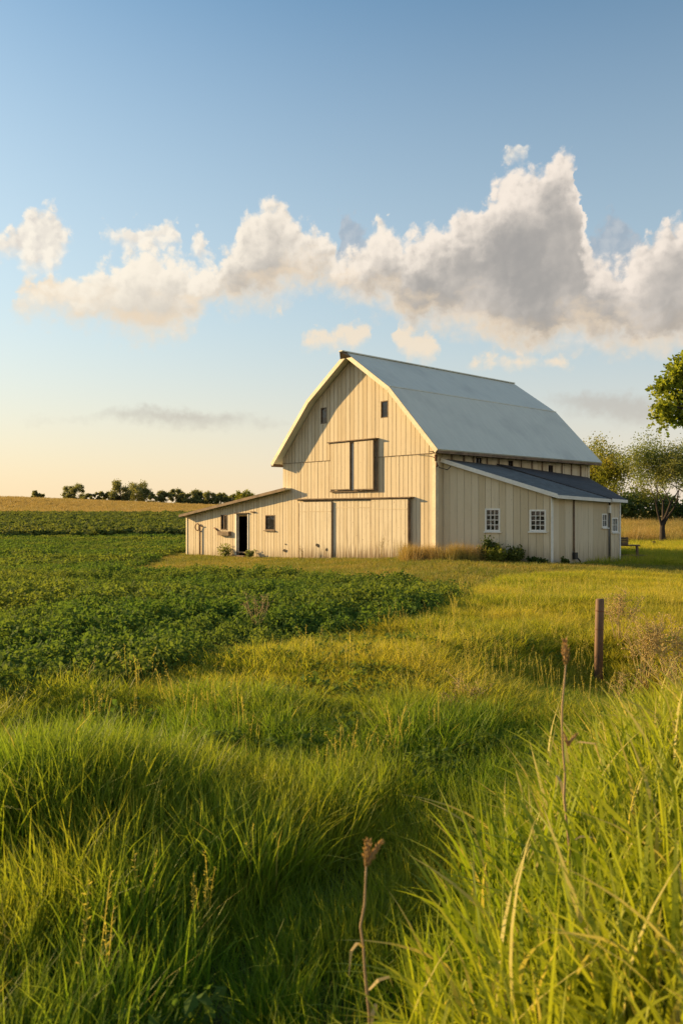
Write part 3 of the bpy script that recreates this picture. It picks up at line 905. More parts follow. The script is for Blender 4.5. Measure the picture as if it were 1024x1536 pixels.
def blades(n, rad, h0, h1, w0, w1, lean, curl, seed, seg=3, straw=0.0, spread=1.0):
    r = np.random.default_rng(seed)
    V, F, VAL, TIP = [], [], [], []
    for b in range(n):
        a = r.uniform(0, 6.283); q = rad * math.sqrt(r.random()) * spread
        base = np.array([math.cos(a) * q, math.sin(a) * q, -0.03])
        h = r.uniform(h0, h1); w = r.uniform(w0, w1) / 2
        la = a + r.normal(0, 1.0); ld = np.array([math.cos(la), math.sin(la), 0])
        ln = abs(r.normal(0, lean)); cu = abs(r.normal(0, curl))
        if r.random() < 0.14: ln *= 2.6; cu *= 1.9; h *= 0.9
        fa = r.uniform(0, 6.283); side = np.array([math.cos(fa), math.sin(fa), 0])
        o = len(V)
        val = r.random() * 0.88
        if r.random() < straw: val = 0.97
        for k in range(seg + 1):
            t = k / seg
            p = base + np.array([0, 0, h * (t - 0.22 * cu * t ** 3)]) + ld * h * (ln * t + cu * t ** 2.4)
            ww_ = w * (1 - t ** 2.2) + 0.0004
            if k < seg:
                V += [p - side * ww_, p + side * ww_]; VAL += [val] * 2; TIP += [t] * 2
            else:
                V.append(p); VAL.append(val); TIP.append(t)
        for k in range(seg - 1):
            F.append((o + 2 * k, o + 2 * k + 1, o + 2 * k + 3, o + 2 * k + 2))
        F.append((o + 2 * seg - 2, o + 2 * seg - 1, o + 2 * seg))
    return V, F, VAL, TIP

def proto(name, geo, mat, coll):
    V, F, VAL, TIP = geo
    me = bpy.data.meshes.new(name)
    me.from_pydata([tuple(p) for p in V], [], F)
    add_attr(me, 'val', VAL); add_attr(me, 'tip', TIP)
    me.materials.append(mat)
    o = bpy.data.objects.new(name, me)
    coll.objects.link(o)
    return o

def scatter(name, x, y, z, scl, coll, label, cat, tilt=0.12, scz=None):
    n = len(x)
    me = bpy.data.meshes.new(name)
    me.vertices.add(n)
    me.vertices.foreach_set('co', np.stack([x, y, z], 1).astype(np.float32).ravel())
    rot = np.stack([rng.normal(0, tilt, n), rng.normal(0, tilt, n), rng.uniform(0, 6.283, n)], 1)
    a = me.attributes.new('rot', 'FLOAT_VECTOR', 'POINT'); a.data.foreach_set('vector', rot.astype(np.float32).ravel())
    s3 = np.stack([scl, scl, scl if scz is None else scz], 1)
    a = me.attributes.new('scl', 'FLOAT_VECTOR', 'POINT'); a.data.foreach_set('vector', s3.astype(np.float32).ravel())
    k = len(coll.objects)
    a = me.attributes.new('idx', 'INT', 'POINT'); a.data.foreach_set('value', rng.integers(0, k, n).astype(np.int32))
    o = bpy.data.objects.new(name, me)
    C.objects.link(o)
    g = bpy.data.node_groups.new(name + '_scatter', 'GeometryNodeTree')
    g.interface.new_socket('Geometry', in_out='INPUT', socket_type='NodeSocketGeometry')
    g.interface.new_socket('Geometry', in_out='OUTPUT', socket_type='NodeSocketGeometry')
    gi = g.nodes.new('NodeGroupInput'); go = g.nodes.new('NodeGroupOutput')
    iop = g.nodes.new('GeometryNodeInstanceOnPoints')
    ci = g.nodes.new('GeometryNodeCollectionInfo')
    ci.inputs['Collection'].default_value = coll
    ci.inputs['Separate Children'].default_value = True
    ci.inputs['Reset Children'].default_value = True
    def na(nm, ty):
        q = g.nodes.new('GeometryNodeInputNamedAttribute'); q.data_type = ty; q.inputs['Name'].default_value = nm
        return [s for s in q.outputs if s.enabled and s.name == 'Attribute'][0]
    L = g.links.new
    L(gi.outputs[0], iop.inputs['Points'])
    L(ci.outputs[0], iop.inputs['Instance'])
    iop.inputs['Pick Instance'].default_value = True
    L(na('idx', 'INT'), iop.inputs['Instance Index'])
    e2r = g.nodes.new('FunctionNodeEulerToRotation')
    L(na('rot', 'FLOAT_VECTOR'), e2r.inputs[0]); L(e2r.outputs[0], iop.inputs['Rotation'])
    L(na('scl', 'FLOAT_VECTOR'), iop.inputs['Scale'])
    L(iop.outputs[0], go.inputs[0])
    md = o.modifiers.new('scatter', 'NODES'); md.node_group = g
    tag(o, label, cat, kind='stuff')
    return o

def sample(n, y0, y1, m=0.47, pad=0.9, pw=1.0):
    """points over the wedge of ground in view, uniform per area"""
    u = rng.random(n)
    y = np.sqrt(y0 ** 2 + u * (y1 ** 2 - y0 ** 2)) if pw == 1.0 else y0 + (y1 - y0) * u ** pw
    x = rng.uniform(-1, 1, n) * (m * y + pad)
    return x, y

def coll_of(name, geos, mat):
    c_ = bpy.data.collections.new(name)
    for i, gq in enumerate(geos):
        proto(name, gq, mat, c_)
    return c_

STRAW = (0.42, 0.31, 0.11)
M_grass = mat_leafy('meadow_grass', ((0.085, 0.200, 0.014), (0.200, 0.310, 0.019), (0.38, 0.37, 0.030)), 0.50, tip=((0.46, 0.40, 0.10), 0.22), patch=0.33)
M_mead = mat_leafy('sun_tinted_meadow_grass', ((0.17, 0.25, 0.016), (0.36, 0.39, 0.024), (0.50, 0.43, 0.044)), 0.53, tip=((0.60, 0.48, 0.11), 0.34), patch=0.30)  # brighter, yellower copy of the meadow grass, sunlight put into its colour
M_lawn = mat_leafy('lawn_grass', ((0.13, 0.18, 0.025), (0.22, 0.24, 0.035), (0.33, 0.27, 0.06)), 0.38, tip=(STRAW, 0.3), patch=0.3)
M_bank = mat_leafy('bank_grass', ((0.130, 0.225, 0.014), (0.30, 0.36, 0.020), (0.34, 0.37, 0.026)), 0.45, tip=((0.50, 0.44, 0.12), 0.12), patch=0.6)
M_dry = mat_leafy('dry_grass', ((0.34, 0.24, 0.085), (0.50, 0.36, 0.15), (0.22, 0.24, 0.05)), 0.35, tip=(STRAW, 0.2), patch=0.5)
M_wheat = mat_leafy('ripe_wheat', ((0.32, 0.235, 0.085), (0.42, 0.31, 0.12), (0.34, 0.27, 0.09)), 0.3, tip=((0.5, 0.35, 0.12), 0.3), patch=0.05)
M_crop = mat_leafy('bean_leaf', ((0.066, 0.135, 0.028), (0.145, 0.215, 0.042), (0.21, 0.24, 0.046)), 0.47, patch=0.16, rough=0.75, spec=0.08)
M_far_crop = mat_leafy('far_crop_leaf', ((0.085, 0.125, 0.035), (0.15, 0.185, 0.05), (0.17, 0.19, 0.05)), 0.45, patch=0.05, rough=0.8, spec=0.08)  # separate duller green tint for the far strip of crop

gA = coll_of('meadow_clump', [blades(44, 0.15, 0.18, 0.46, 0.004, 0.010, 0.12, 0.26, 100 + i, 4, straw=0.035) for i in range(5)], M_grass)
gT = coll_of('meadow_tuft', [blades(60, 0.16, 0.16, 0.40, 0.006, 0.013, 0.18, 0.30, 120 + i, 3, straw=0.08) for i in range(4)], M_mead)
gL = coll_of('lawn_tuft', [blades(46, 0.20, 0.05, 0.14, 0.008, 0.014, 0.3, 0.3, 140 + i, 2, straw=0.10) for i in range(4)], M_lawn)
gS = coll_of('ditch_tuft', [blades(60, 0.14, 0.10, 0.24, 0.003, 0.006, 0.2, 0.4, 150 + i, 3) for i in range(4)], M_grass)
gB = coll_of('bank_clump', [blades(17, 0.13, 0.20, 0.60, 0.010, 0.026, 0.12, 0.34, 160 + i, 6, straw=0.05) for i in range(6)], M_bank)
gBL = coll_of('bank_leaf', [blades(3, 0.08, 0.42, 0.74, 0.020, 0.038, 0.15, 0.55, 170 + i, 9, straw=0.06) for i in range(5)], M_bank)
gD = coll_of('dry_clump', [blades(50, 0.17, 0.30, 0.75, 0.004, 0.010, 0.14, 0.25, 180 + i, 3) for i in range(4)], M_dry)
gW = coll_of('wheat_clump', [blades(60, 0.7, 0.5, 0.85, 0.03, 0.06, 0.12, 0.2, 190 + i, 2) for i in range(3)], M_wheat)

def leaf_clump(n, rad, hgt, l0, l1, seed, flat=0.5):
    r = np.random.default_rng(seed)
    V, F, VAL, TIP = [], [], [], []
    for b in range(n):
        a = r.uniform(0, 6.283); q = rad * math.sqrt(r.random())
        zz = hgt * (0.25 + 0.75 * r.random() ** 0.6) * (1 - 0.45 * (q / rad) ** 2)
        c0 = np.array([math.cos(a) * q, math.sin(a) * q, zz])
        nrm_ = np.array([math.cos(a) * 0.5, math.sin(a) * 0.5, 0.7]) + r.normal(0, flat, 3)
        nrm_ /= np.linalg.norm(nrm_)
        t = np.cross(nrm_, r.normal(0, 1, 3)); t /= np.linalg.norm(t)
        u = np.cross(nrm_, t)
        L_ = r.uniform(l0, l1); w = L_ * 0.36
        o = len(V)
        V += [c0 - t * L_ * .5, c0 - u * w - t * .05 * L_ - nrm_ * 0.10 * L_, c0 + t * L_ * .5, c0 + u * w - t * .05 * L_ - nrm_ * 0.10 * L_]
        vv = r.random()
        VAL += [vv] * 4; TIP += [0] * 4
        F += [(o, o + 1, o + 2), (o, o + 2, o + 3)]
    return V, F, VAL, TIP

gC = coll_of('bean_plant', [leaf_clump(125, 0.26, 0.46, 0.042, 0.082, 200 + i) for i in range(5)], M_crop)
gC2 = coll_of('bean_plant_far', [leaf_clump(70, 0.42, 0.46, 0.10, 0.17, 210 + i) for i in range(4)], M_crop)
gC3 = coll_of('far_crop_clump', [leaf_clump(60, 0.95, 0.85, 0.28, 0.5, 220 + i) for i in range(4)], M_far_crop)

# ---- meadow grass
x1, y1 = sample(5600, 1.7, 8.0)
x2, y2 = sample(17000, 7.5, 17)
x3, y3 = sample(22000, 17, 35)
def keep_meadow(x, y):
    return (~inpoly(x, y, CROP)) & (~inpoly(x, y, LAWN)) & (~inpoly(x, y, BARN))
d = ditch_d(x1, y1)
k = keep_meadow(x1, y1) & ~((d > 0.30) & (y1 < 7.0)) & ~((d > -0.55) & (d < 0.46))
sc = rng.uniform(0.6, 1.35, k.sum()) * (0.55 + 0.8 * vnoise(x1[k] * 1.6, y1[k] * 1.6))
scatter('meadow_grass', x1[k], y1[k], H(x1[k], y1[k]), sc, gA, 'long dark green grass close to the camera on the left of the ditch', 'grass', scz=sc * (1 - 0.40 * sstep(3.5, 7.5, y1[k])))
k = keep_meadow(x2, y2)
sc = rng.uniform(0.6, 1.25, k.sum()) * (0.5 + 0.55 * vnoise(x2[k] * 1.3, y2[k] * 1.3) + 0.4 * vnoise(x2[k] * 0.5, y2[k] * 0.5))
scatter('meadow_grass', x2[k], y2[k], H(x2[k], y2[k]), sc, gT, 'sunlit yellow green meadow grass in the middle of the photo', 'grass', scz=sc * 0.56)
k = keep_meadow(x3, y3)
sc = rng.uniform(0.6, 1.2, k.sum()) * (0.4 + 0.55 * vnoise(x3[k] * 0.8, y3[k] * 0.8) + 0.5 * vnoise(x3[k] * 0.33, y3[k] * 0.33))
scatter('meadow_grass', x3[k], y3[k], H(x3[k], y3[k]), sc, gT, 'golden green meadow grass stretching back towards the barn', 'grass', scz=sc * 0.54)
# right of the barn
x, y = sample(9000, 33, 62)
k = (x > 8) & (~inpoly(x, y, BARN))
scatter('shaded_grass', x[k], y[k], H(x[k], y[k]), rng.uniform(0.9, 1.6, k.sum()), gT, 'shaded green grass right of the barn below the forked tree', 'grass')
# short sward in the ditch
x, y = sample(4400, 1.7, 10)
d = ditch_d(x, y); k = (d > -0.62) & (d < 0.60)
scatter('ditch_grass', x[k], y[k], H(x[k], y[k]), rng.uniform(0.8, 1.4, k.sum()), gS, 'short fine grass in the shaded hollow of the ditch', 'grass')
def seed_grass(n, h0, h1, seed):
    r = np.random.default_rng(seed)
    V, F, VAL, TIP = [], [], [], []
    for b in range(n):
        a = r.uniform(0, 6.283); base = np.array([r.normal(0, .06), r.normal(0, .06), -.03])
        h = r.uniform(h0, h1); ld = np.array([math.cos(a), math.sin(a), 0]); ln = abs(r.normal(0, .2))
        pts = [base + np.array([0, 0, h * t]) + ld * h * ln * t * t for t in (0, .4, .75, 1.0)]
        sd_ = np.array([-math.sin(a), math.cos(a), 0]) * 0.0016
        o = len(V)
        for p in pts: V += [p - sd_, p + sd_]
        VAL += [0.97] * 8; TIP += [1] * 8
        F += [(o + 2 * k, o + 2 * k + 1, o + 2 * k + 3, o + 2 * k + 2) for k in range(3)]
        for j in range(16):
            t = r.uniform(.72, 1.03); p = base + np.array([0, 0, h * t]) + ld * h * ln * t * t
            d_ = np.array([r.normal(0, 1), r.normal(0, 1), r.uniform(.4, 1.6)]); d_ /= np.linalg.norm(d_)
            w_ = np.cross(d_, r.normal(0, 1, 3)); w_ /= np.linalg.norm(w_)
            o = len(V); L_ = r.uniform(.014, .030)
            V += [p, p + d_ * L_ * .5 + w_ * .0028, p + d_ * L_, p + d_ * L_ * .5 - w_ * .0028]
            VAL += [0.97] * 4; TIP += [1] * 4
            F.append((o, o + 1, o + 2, o + 3))
    return V, F, VAL, TIP
gH = coll_of('seeding_grass', [seed_grass(5, 0.34, 0.62, 230 + i) for i in range(4)], M_grass)
x, y = sample(1300, 2.4, 20)
d = ditch_d(x, y)
k = keep_meadow(x, y) & ((d < -0.6) | (y > 8)) & (vnoise(x * 0.7 + 5, y * 0.7) > 0.45)
scatter('seeding_grass', x[k], y[k], H(x[k], y[k]), rng.uniform(0.6, 1.0, k.sum()), gH, 'thin straw coloured seed heads standing above the meadow grass', 'grass')
gHB = coll_of('meadow_herb', [leaf_clump(26, 0.12, 0.22, 0.03, 0.07, 240 + i) for i in range(4)], M_crop)
x, y = sample(2200, 2.0, 12)
d = ditch_d(x, y)
k = keep_meadow(x, y) & (vnoise(x * 1.1 + 9, y * 1.1 + 2) > 0.58)
scatter('meadow_herbs', x[k], y[k], H(x[k], y[k]), rng.uniform(0.7, 1.3, k.sum()), gHB, 'small broad leaved plants scattered among the near grass', 'weeds')
# tussock on the left
q = 260
x = rng.normal(-1.75, 0.34, q); y = rng.normal(5.0, 0.26, q)
scatter('grass_tussock', x, y, H(x, y), rng.uniform(1.0, 1.55, q), gA, 'bright sunlit grass tussock at the left edge of the meadow', 'grass')
# right bank
x, y = sample(3400, 1.5, 8.0)
d = ditch_d(x, y); k = (d > 0.46)
x, y, d = x[k], y[k], d[k]
scatter('bank_grass', x, y, H(x, y), rng.uniform(0.55, 1.2, len(x)) * (0.62 + 0.25 * sstep(0.1, 0.9, d) + 0.3 * vnoise(x * 2.2, y * 2.2)) * (1 - 0.28 * sstep(3.5, 6.5, y)), gB, 'broad bladed sunlit grass on the near right bank', 'grass', tilt=0.2)
x, y = sample(3400, 1.6, 6.5)
d = ditch_d(x, y); k = (d > 0.55)
x, y = x[k], y[k]
scatter('bank_leaves', x, y, H(x, y), rng.uniform(0.75, 1.1, len(x)), gBL, 'long arching half dry leaves among the grass of the right bank', 'grass', tilt=0.2)
# lawn
x, y = sample(26000, 19, 50)
k = inpoly(x, y, LAWN) & ~inpoly(x, y, BARN)
scatter('lawn_grass', x[k], y[k], H(x[k], y[k]), rng.uniform(0.8, 1.5, k.sum()), gL, 'short mown lawn in front of the barn doors', 'grass')
# dry grass against the corner
bmat = barn.matrix_basis.copy()
def bw_(x, y):
    v_ = Matrix.Rotation(math.atan2(bx[1], bx[0]), 4, 'Z') @ Vector((x, y, 0))
    return v_.x + 4.03, v_.y + 34.2
q = 300
lx = rng.uniform(-1.1, 2.3, q); ly = -0.35 - np.abs(rng.normal(0, 0.45, q)) + np.clip(lx, 0, 9) * 0.36
pts = np.array([bw_(a, b) for a, b in zip(lx, ly)])
scatter('dry_grass', pts[:, 0], pts[:, 1], H(pts[:, 0], pts[:, 1]), rng.uniform(0.35, 1.25, q) * (0.45 + 0.9 * vnoise(pts[:, 0] * 2.1, pts[:, 1] * 2.1)), gD, 'tall golden dry grass against the near corner of the barn', 'dry grass')
# dry field right of the barn
x, y = sample(9000, 58, 92)
k = (x > 10)
scatter('dry_field', x[k], y[k], H(x[k], y[k]), rng.uniform(1.2, 2.2, k.sum()), gD, 'golden dry grass field beyond the forked tree', 'dry grass')
# wheat
x, y = sample(11000, 128, 250, 0.44, 2)
k = x < 30
scatter('wheat_field', x[k], y[k], H(x[k], y[k]), rng.uniform(0.8, 1.2, k.sum()), gW, 'ripe golden wheat on the hill at the left horizon', 'wheat')
# crop
x, y = sample(10500, 6.5, 33); k = inpoly(x, y, CROP)
scatter('bean_crop', x[k], y[k], H(x[k], y[k]) - 0.08, rng.uniform(0.7, 1.15, k.sum()) * (0.6 + 0.5 * vnoise(x[k] * .5, y[k] * .5) + 0.3 * vnoise(x[k] * 1.7, y[k] * 1.7)), gC, 'leafy green bean plants nearest the meadow', 'crop')
x, y = sample(15000, 33, 80); k = inpoly(x, y, CROP)
scatter('bean_crop', x[k], y[k], H(x[k], y[k]) - 0.08, rng.uniform(0.75, 1.2, k.sum()) * (0.8 + 0.35 * vnoise(x[k] * .3, y[k] * .3)), gC2, 'leafy green bean plants left of the barn', 'crop')
x, y = sample(9500, 78, 131); k = inpoly(x, y, CROP)
scatter('far_crop', x[k], y[k], H(x[k], y[k]), rng.uniform(0.8, 1.25, k.sum()), gC3, 'dark green crop below the golden wheat hill', 'crop')

# ------------------------------------------------------------------ trees
def mat_bark(name, col):
    return mat_plain(name, col, 0.9, var=0.45, scale=5, stretch=(3, 3, 0.8), bstr=0.8)
M_bark = mat_bark('tree_bark', (0.032, 0.024, 0.019))
M_lf_dark = mat_leafy('dark_leaf', ((0.05, 0.085, 0.022), (0.10, 0.135, 0.032), (0.08, 0.11, 0.028)), 0.4, patch=0.3)
M_lf_far = mat_leafy('skyline_leaf', ((0.15, 0.17, 0.07), (0.25, 0.25, 0.10), (0.20, 0.21, 0.085)), 0.55, patch=0.3)  # leaf colour raised to carry the distance haze on the far trees
M_lf_ylw = mat_leafy('spring_leaf', ((0.14, 0.19, 0.03), (0.27, 0.28, 0.045), (0.32, 0.28, 0.05)), 0.52, patch=0.5)
M_lf_olive = mat_leafy('olive_leaf', ((0.125, 0.18, 0.05), (0.215, 0.26, 0.075), (0.24, 0.24, 0.075)), 0.5, patch=0.5)
M_lf_map = mat_leafy('broad_leaf', ((0.105, 0.20, 0.02), (0.22, 0.31, 0.034), (0.29, 0.32, 0.042)), 0.52, patch=0.6)

def grow(mb, p, d, length, rad, depth, maxd, r, tips, spread=0.6, up=0.12, seg=4, ratio=0.74, kids=(2, 3)):
    pts = [p.copy()]; rads = [rad]
    q = p.copy(); dd = d.copy()
    for k in range(seg):
        dd = (dd + Vector((r.gauss(0, .13), r.gauss(0, .13), r.gauss(0, .08) + up * 0.35))).normalized()
        q = q + dd * (length / seg)
        pts.append(q.copy()); rads.append(rad * (1 - 0.42 * (k + 1) / seg))
        if depth >= maxd - 1 or (depth >= 2 and k > 1): tips.append((q.copy(), dd.copy()))
    mb.tube(pts, rads, 7 if depth < 2 else (5 if depth < 3 else 3), cap=depth == 0)
    if depth >= maxd: return
    nk = r.choice(kids)
    a0 = r.uniform(0, 6.28)
    for i in range(nk + (1 if depth == 0 else 0)):
        a = a0 + 6.283 * i / (nk + (1 if depth == 0 else 0)) + r.gauss(0, .3)
        ref = Vector((1, 0, 0)) if abs(dd.x) < .8 else Vector((0, 1, 0))
        s1 = dd.cross(ref).normalized(); s2 = dd.cross(s1)
        nd = (dd + (s1 * math.cos(a) + s2 * math.sin(a)) * spread * r.uniform(.7, 1.25) + Vector((0, 0, up))).normalized()
        st = pts[-1] if i < 2 else pts[-2]
        grow(mb, st, nd, length * ratio * r.uniform(.8, 1.15), rads[-1] * (0.80 if i == 0 else 0.64), depth + 1, maxd, r, tips, spread, up, max(2, seg - 1), ratio, kids)

def leaves(tips, n, size, jit, seed, droop=0.0, el=0.42):
    r = np.random.default_rng(seed)
    tp = np.array([t[0][:] for t in tips]); td = np.array([t[1][:] for t in tips])
    idx = r.integers(0, len(tp), n)
    c0 = tp[idx] + r.normal(0, jit, (n, 3)) + np.array([0, 0, -droop]) * np.abs(r.normal(0, 1, (n, 1)))
    nr = r.normal(0, 1, (n, 3)) + np.array([0, 0, 0.7]); nr /= np.linalg.norm(nr, axis=1)[:, None]
    t = np.cross(nr, r.normal(0, 1, (n, 3))); t /= np.linalg.norm(t, axis=1)[:, None] + 1e-9
    u = np.cross(nr, t)
    L = size * r.uniform(.65, 1.3, (n, 1)); w = L * el
    V = np.stack([c0 - t * L * .5, c0 - u * w - nr * L * .08, c0 + t * L * .5, c0 + u * w - nr * L * .08], 1).reshape(-1, 3)
    b = np.arange(n)[:, None] * 4
    F = np.concatenate([b + np.array([[0, 1, 2]]), b + np.array([[0, 2, 3]])], 0)
    # clumps share a tone
    tone = r.random(len(tp))[idx] * 0.6 + r.random(n) * 0.4
    return V, F, np.repeat(tone, 4)

def make_tree(name, label, loc, h, seed, lm, n_leaf, size, jit, trunk_h=0.28, r0=0.035, spread=0.6, up=0.12, maxd=4, ratio=0.74, droop=0.0, group=None, kids=(2, 3), width=1.0, lean=(0, 0)):
    o = empty(name, loc)
    r = random.Random(seed)
    mb = MB(); tips = []
    grow(mb, Vector((0, 0, -0.3)), Vector((lean[0], lean[1], 1)).normalized(), trunk_h * h, r0 * h, 0, maxd, r, tips, spread, up, 4, ratio, kids)
    top = max(t[0].z for t in tips)
    s = (h - jit) / top
    mb.v = [(a * s * width, b * s * width, c_ * s) for a, b, c_ in mb.v]
    tips = [(Vector((t[0].x * s * width, t[0].y * s * width, t[0].z * s)), t[1]) for t in tips]
    mb.build('trunk', M_bark, o)
    V, F, T = leaves(tips, n_leaf, size, jit, seed, droop)
    me = np_mesh('crown', V, F, {'val': T})
    me.materials.append(lm)
    c_ = bpy.data.objects.new('crown', me); C.objects.link(c_); c_.parent = o
    tag(o, label, 'tree', group)
    return o

def bushy_tree(name, label, loc, h, w, seed, lm, n_leaf, size, group=None, low=0.12, lumps=16, tight=1.0, limbs=(), limb_r=0.4):
    """trunk and limbs carrying leaf clumps spread through an uneven crown"""
    o = empty(name, loc)
    r = random.Random(seed); mb = MB(); tips = []
    mb.tube([(0, 0, -0.4), (r.gauss(0, .02) * h, 0, h * .3), (r.gauss(0, .03) * h, 0, h * .62)], [h * .035, h * .026, h * .012], 7)
    ph = [r.uniform(0, 6.28) for _ in range(3)]
    for k in range(lumps):
        a = r.uniform(0, 6.283); zz = r.uniform(low, 0.93)
        prof = math.sin(math.pi * min(1, max(0.0, (zz - low * .4) / (1.02 - low * .4))) ** 0.8) ** 0.6
        q = w * 0.5 * prof * (0.35 + 0.6 * r.random() ** .5) * (1 + 0.22 * math.sin(2 * a + ph[0]))
        cc = Vector((math.cos(a) * q, math.sin(a) * q, h * zz))
        st = Vector((0, 0, h * min(zz * .65, .55)))
        mb.tube([st, st.lerp(cc, .55) + Vector((0, 0, h * .03)), cc], [h * .013, h * .008, h * .003], 4)
        rad = h * r.uniform(.09, .17)
        for j in range(16):
            v_ = Vector((r.gauss(0, 1), r.gauss(0, 1), r.gauss(0, .8)))
            v_ = v_.normalized() * rad * r.uniform(.4, 1.1)
            t_ = cc + v_
            t_.z = min(max(t_.z, 0.02 * h), h)
            tips.append((t_, Vector((0, 0, 1))))
    for k, (ax, ay, az_) in enumerate(limbs):
        cc = Vector((ax, ay, az_)); st = Vector((0, 0, h * .45))
        mid = st.lerp(cc, .6) + Vector((0, 0, .25))
        mb.tube([st, mid, cc, cc + (cc - mid) * .22], [h * .010, h * .006, h * .002, h * .0008], 5)
        for j in range(26):
            v_ = Vector((r.gauss(0, 1), r.gauss(0, 1), r.gauss(0, .7))).normalized() * limb_r * r.uniform(.15, 1.35)
            tips.append((cc + v_, Vector((0, 0, 1))))
            if j % 3 == 0: mb.tube([cc, cc + v_ * .6 + Vector((0, 0, .03)), cc + v_], [h * .0018, h * .0011, h * .0005], 3)
    mb.build('trunk', M_bark, o)
    V, F, T = leaves(tips, n_leaf, size, h * 0.05 * tight, seed)
    me = np_mesh('crown', V, F, {'val': T}); me.materials.append(lm)
    c_ = bpy.data.objects.new('crown', me); C.objects.link(c_); c_.parent = o
    tag(o, label, 'tree', group)
    return o

def at(px, Z):
    x = (px - 512) / 1197 * Z
    return x, Z, float(H(x, Z))

# skyline trees on the left, seen over the wheat
SKYLINE = [(57, 737, 0.9, 'small lone round tree, farthest left on the golden skyline', 'f'),
       (113, 726, 1.5, 'broad rounded tree standing alone on the skyline left of the low bushes', 'f'),
       (136, 741, 1.3, 'low bush touching the right side of the broad rounded skyline tree', 'f'),
       (156, 738, 1.4, 'low bush on the skyline just left of the tall pair of trees', 'f'),
       (180, 721, 1.05, 'left tree of the tall pair on the skyline, sky showing through its crown', 'f'),
       (208, 721, 1.2, 'right and denser tree of the tall pair on the skyline', 'f'),
       (240, 737, 1.7, 'rounded dark tree immediately right of the tall skyline pair', 'f'),
       (264, 735, 1.5, 'second rounded tree right of the tall skyline pair', 'f'),
       (280, 741, 1.4, 'low dark bush in the gap between rounded skyline trees', 'f'),
       (296, 736, 1.2, 'upright dark tree on the skyline above the lean-to eave', 'f'),
       (312, 738, 1.3, 'rounded tree on the skyline just right of the upright dark one', 'f'),
       (331, 740, 1.5, 'flat topped dark tree on the skyline above the lean-to roof', 'f'),
       (348, 741, 1.3, 'small dark tree beside the bright yellow green skyline tree', 'f'),
       (366, 736, 1.5, 'bright yellow green tree on the skyline next to the lean-to roof', 'y')]
WID = [22, 40, 30, 34, 30, 38, 36, 34, 26, 26, 30, 32, 26, 34]
for i, (px, ty, wd, lab, kind) in enumerate(SKYLINE):
    Z = 246 + (i * 7) % 13
    x, y, z = at(px, Z)
    h = EYE + (768 - ty) / 1197 * Z - z
    bushy_tree('skyline_tree', lab, (x, y, z - 0.2), h + 0.2, WID[i] / 1197 * Z, 300 + i, M_lf_far if kind == 'f' else M_lf_ylw, 6500, 0.36, 'trees on the left skyline', 0.04 if h < 5.5 else 0.12, 26)

# trees right of the barn
x, y, z = at(921, 62)
make_tree('willow_tree', 'tall airy yellow green tree rising directly behind the right wing of the barn', (x, y, z), 8.3 - z, 401, M_lf_ylw, 13500, 0.13, 0.36, 0.20, 0.022, 0.45, 0.14, 5, 0.76, droop=0.35, width=0.80)
x, y, z = at(991, 57)
make_tree('forked_tree', 'sparse tree with dark bare trunk forking low, standing in the grass right of the barn', (x, y, z), 7.9 - z, 405, M_lf_olive, 16500, 0.11, 0.34, 0.20, 0.030, 0.50, 0.17, 6, 0.80, droop=0.2, width=0.88)
x, y, z = at(1046, 66)
make_tree('olive_tree', 'olive green tree cut by the right edge of the photo behind the forked tree', (x, y, z), 9.0 - z, 411, M_lf_olive, 10000, 0.13, 0.36, 0.22, 0.024, 0.6, 0.1, 5, 0.76, width=0.9)
x, y, z = at(900, 78)
make_tree('round_tree', 'low rounded yellow green tree half hidden behind the barn roof corner', (x, y, z), 5.6 - z, 417, M_lf_ylw, 8000, 0.15, 0.42, 0.2, 0.03, 0.8, 0.08, 4, 0.76, width=1.15)
# big leafy tree whose branches reach in from the right
TBX, TBY = 14.4, 23.0
LIMBS = [((px - 512) / 1197 * TBY - TBX, dy, EYE + (768 - py) / 1197 * TBY - float(H(TBX, TBY))) for px, py, dy in
         ((1016, 556, 0.0), (1000, 580, 0.3), (1024, 545, -0.3), (1012, 594, 0.2), (994, 612, -0.2), (1032, 566, 0.4), (1022, 612, 0.0), (1004, 624, 0.3), (1008, 570, 0.0),
          (1036, 590, -0.4), (1040, 545, 0.2), (1050, 575, 0.4), (1060, 610, 0.0), (1070, 560, 0.0), (1028, 628, 0.1))]
bushy_tree('broadleaf_tree', 'leafy green branches of a near tree reaching in at the right edge', (TBX, TBY, float(H(TBX, TBY))), 9.6, 4.6, 431, M_lf_map, 7600, 0.13, None, 0.58, 26, 0.2, LIMBS, 0.30)

# hedgerow behind the dry field
hv, hf, ht = [], [], []
tips = []
r = random.Random(5)
for k in range(260):
    px_ = r.uniform(880, 1150); Z = r.uniform(92, 99)
    x, y, z = at(px_, Z)
    hh = 2.6 + 1.5 * float(vnoise(px_ * 0.03, 3.3))
    tips.append((Vector((x, y, z + hh * r.random() ** 0.7)), Vector((0, 0, 1))))
V, F, T = leaves(tips, 9000, 0.42, 0.42, 77)
me = np_mesh('hedgerow', V, F, {'val': T}); me.materials.append(M_lf_dark)
hd = bpy.data.objects.new('hedgerow', me); C.objects.link(hd)
tag(hd, 'dark green hedgerow closing the dry field behind the forked tree', 'hedge', kind='stuff')

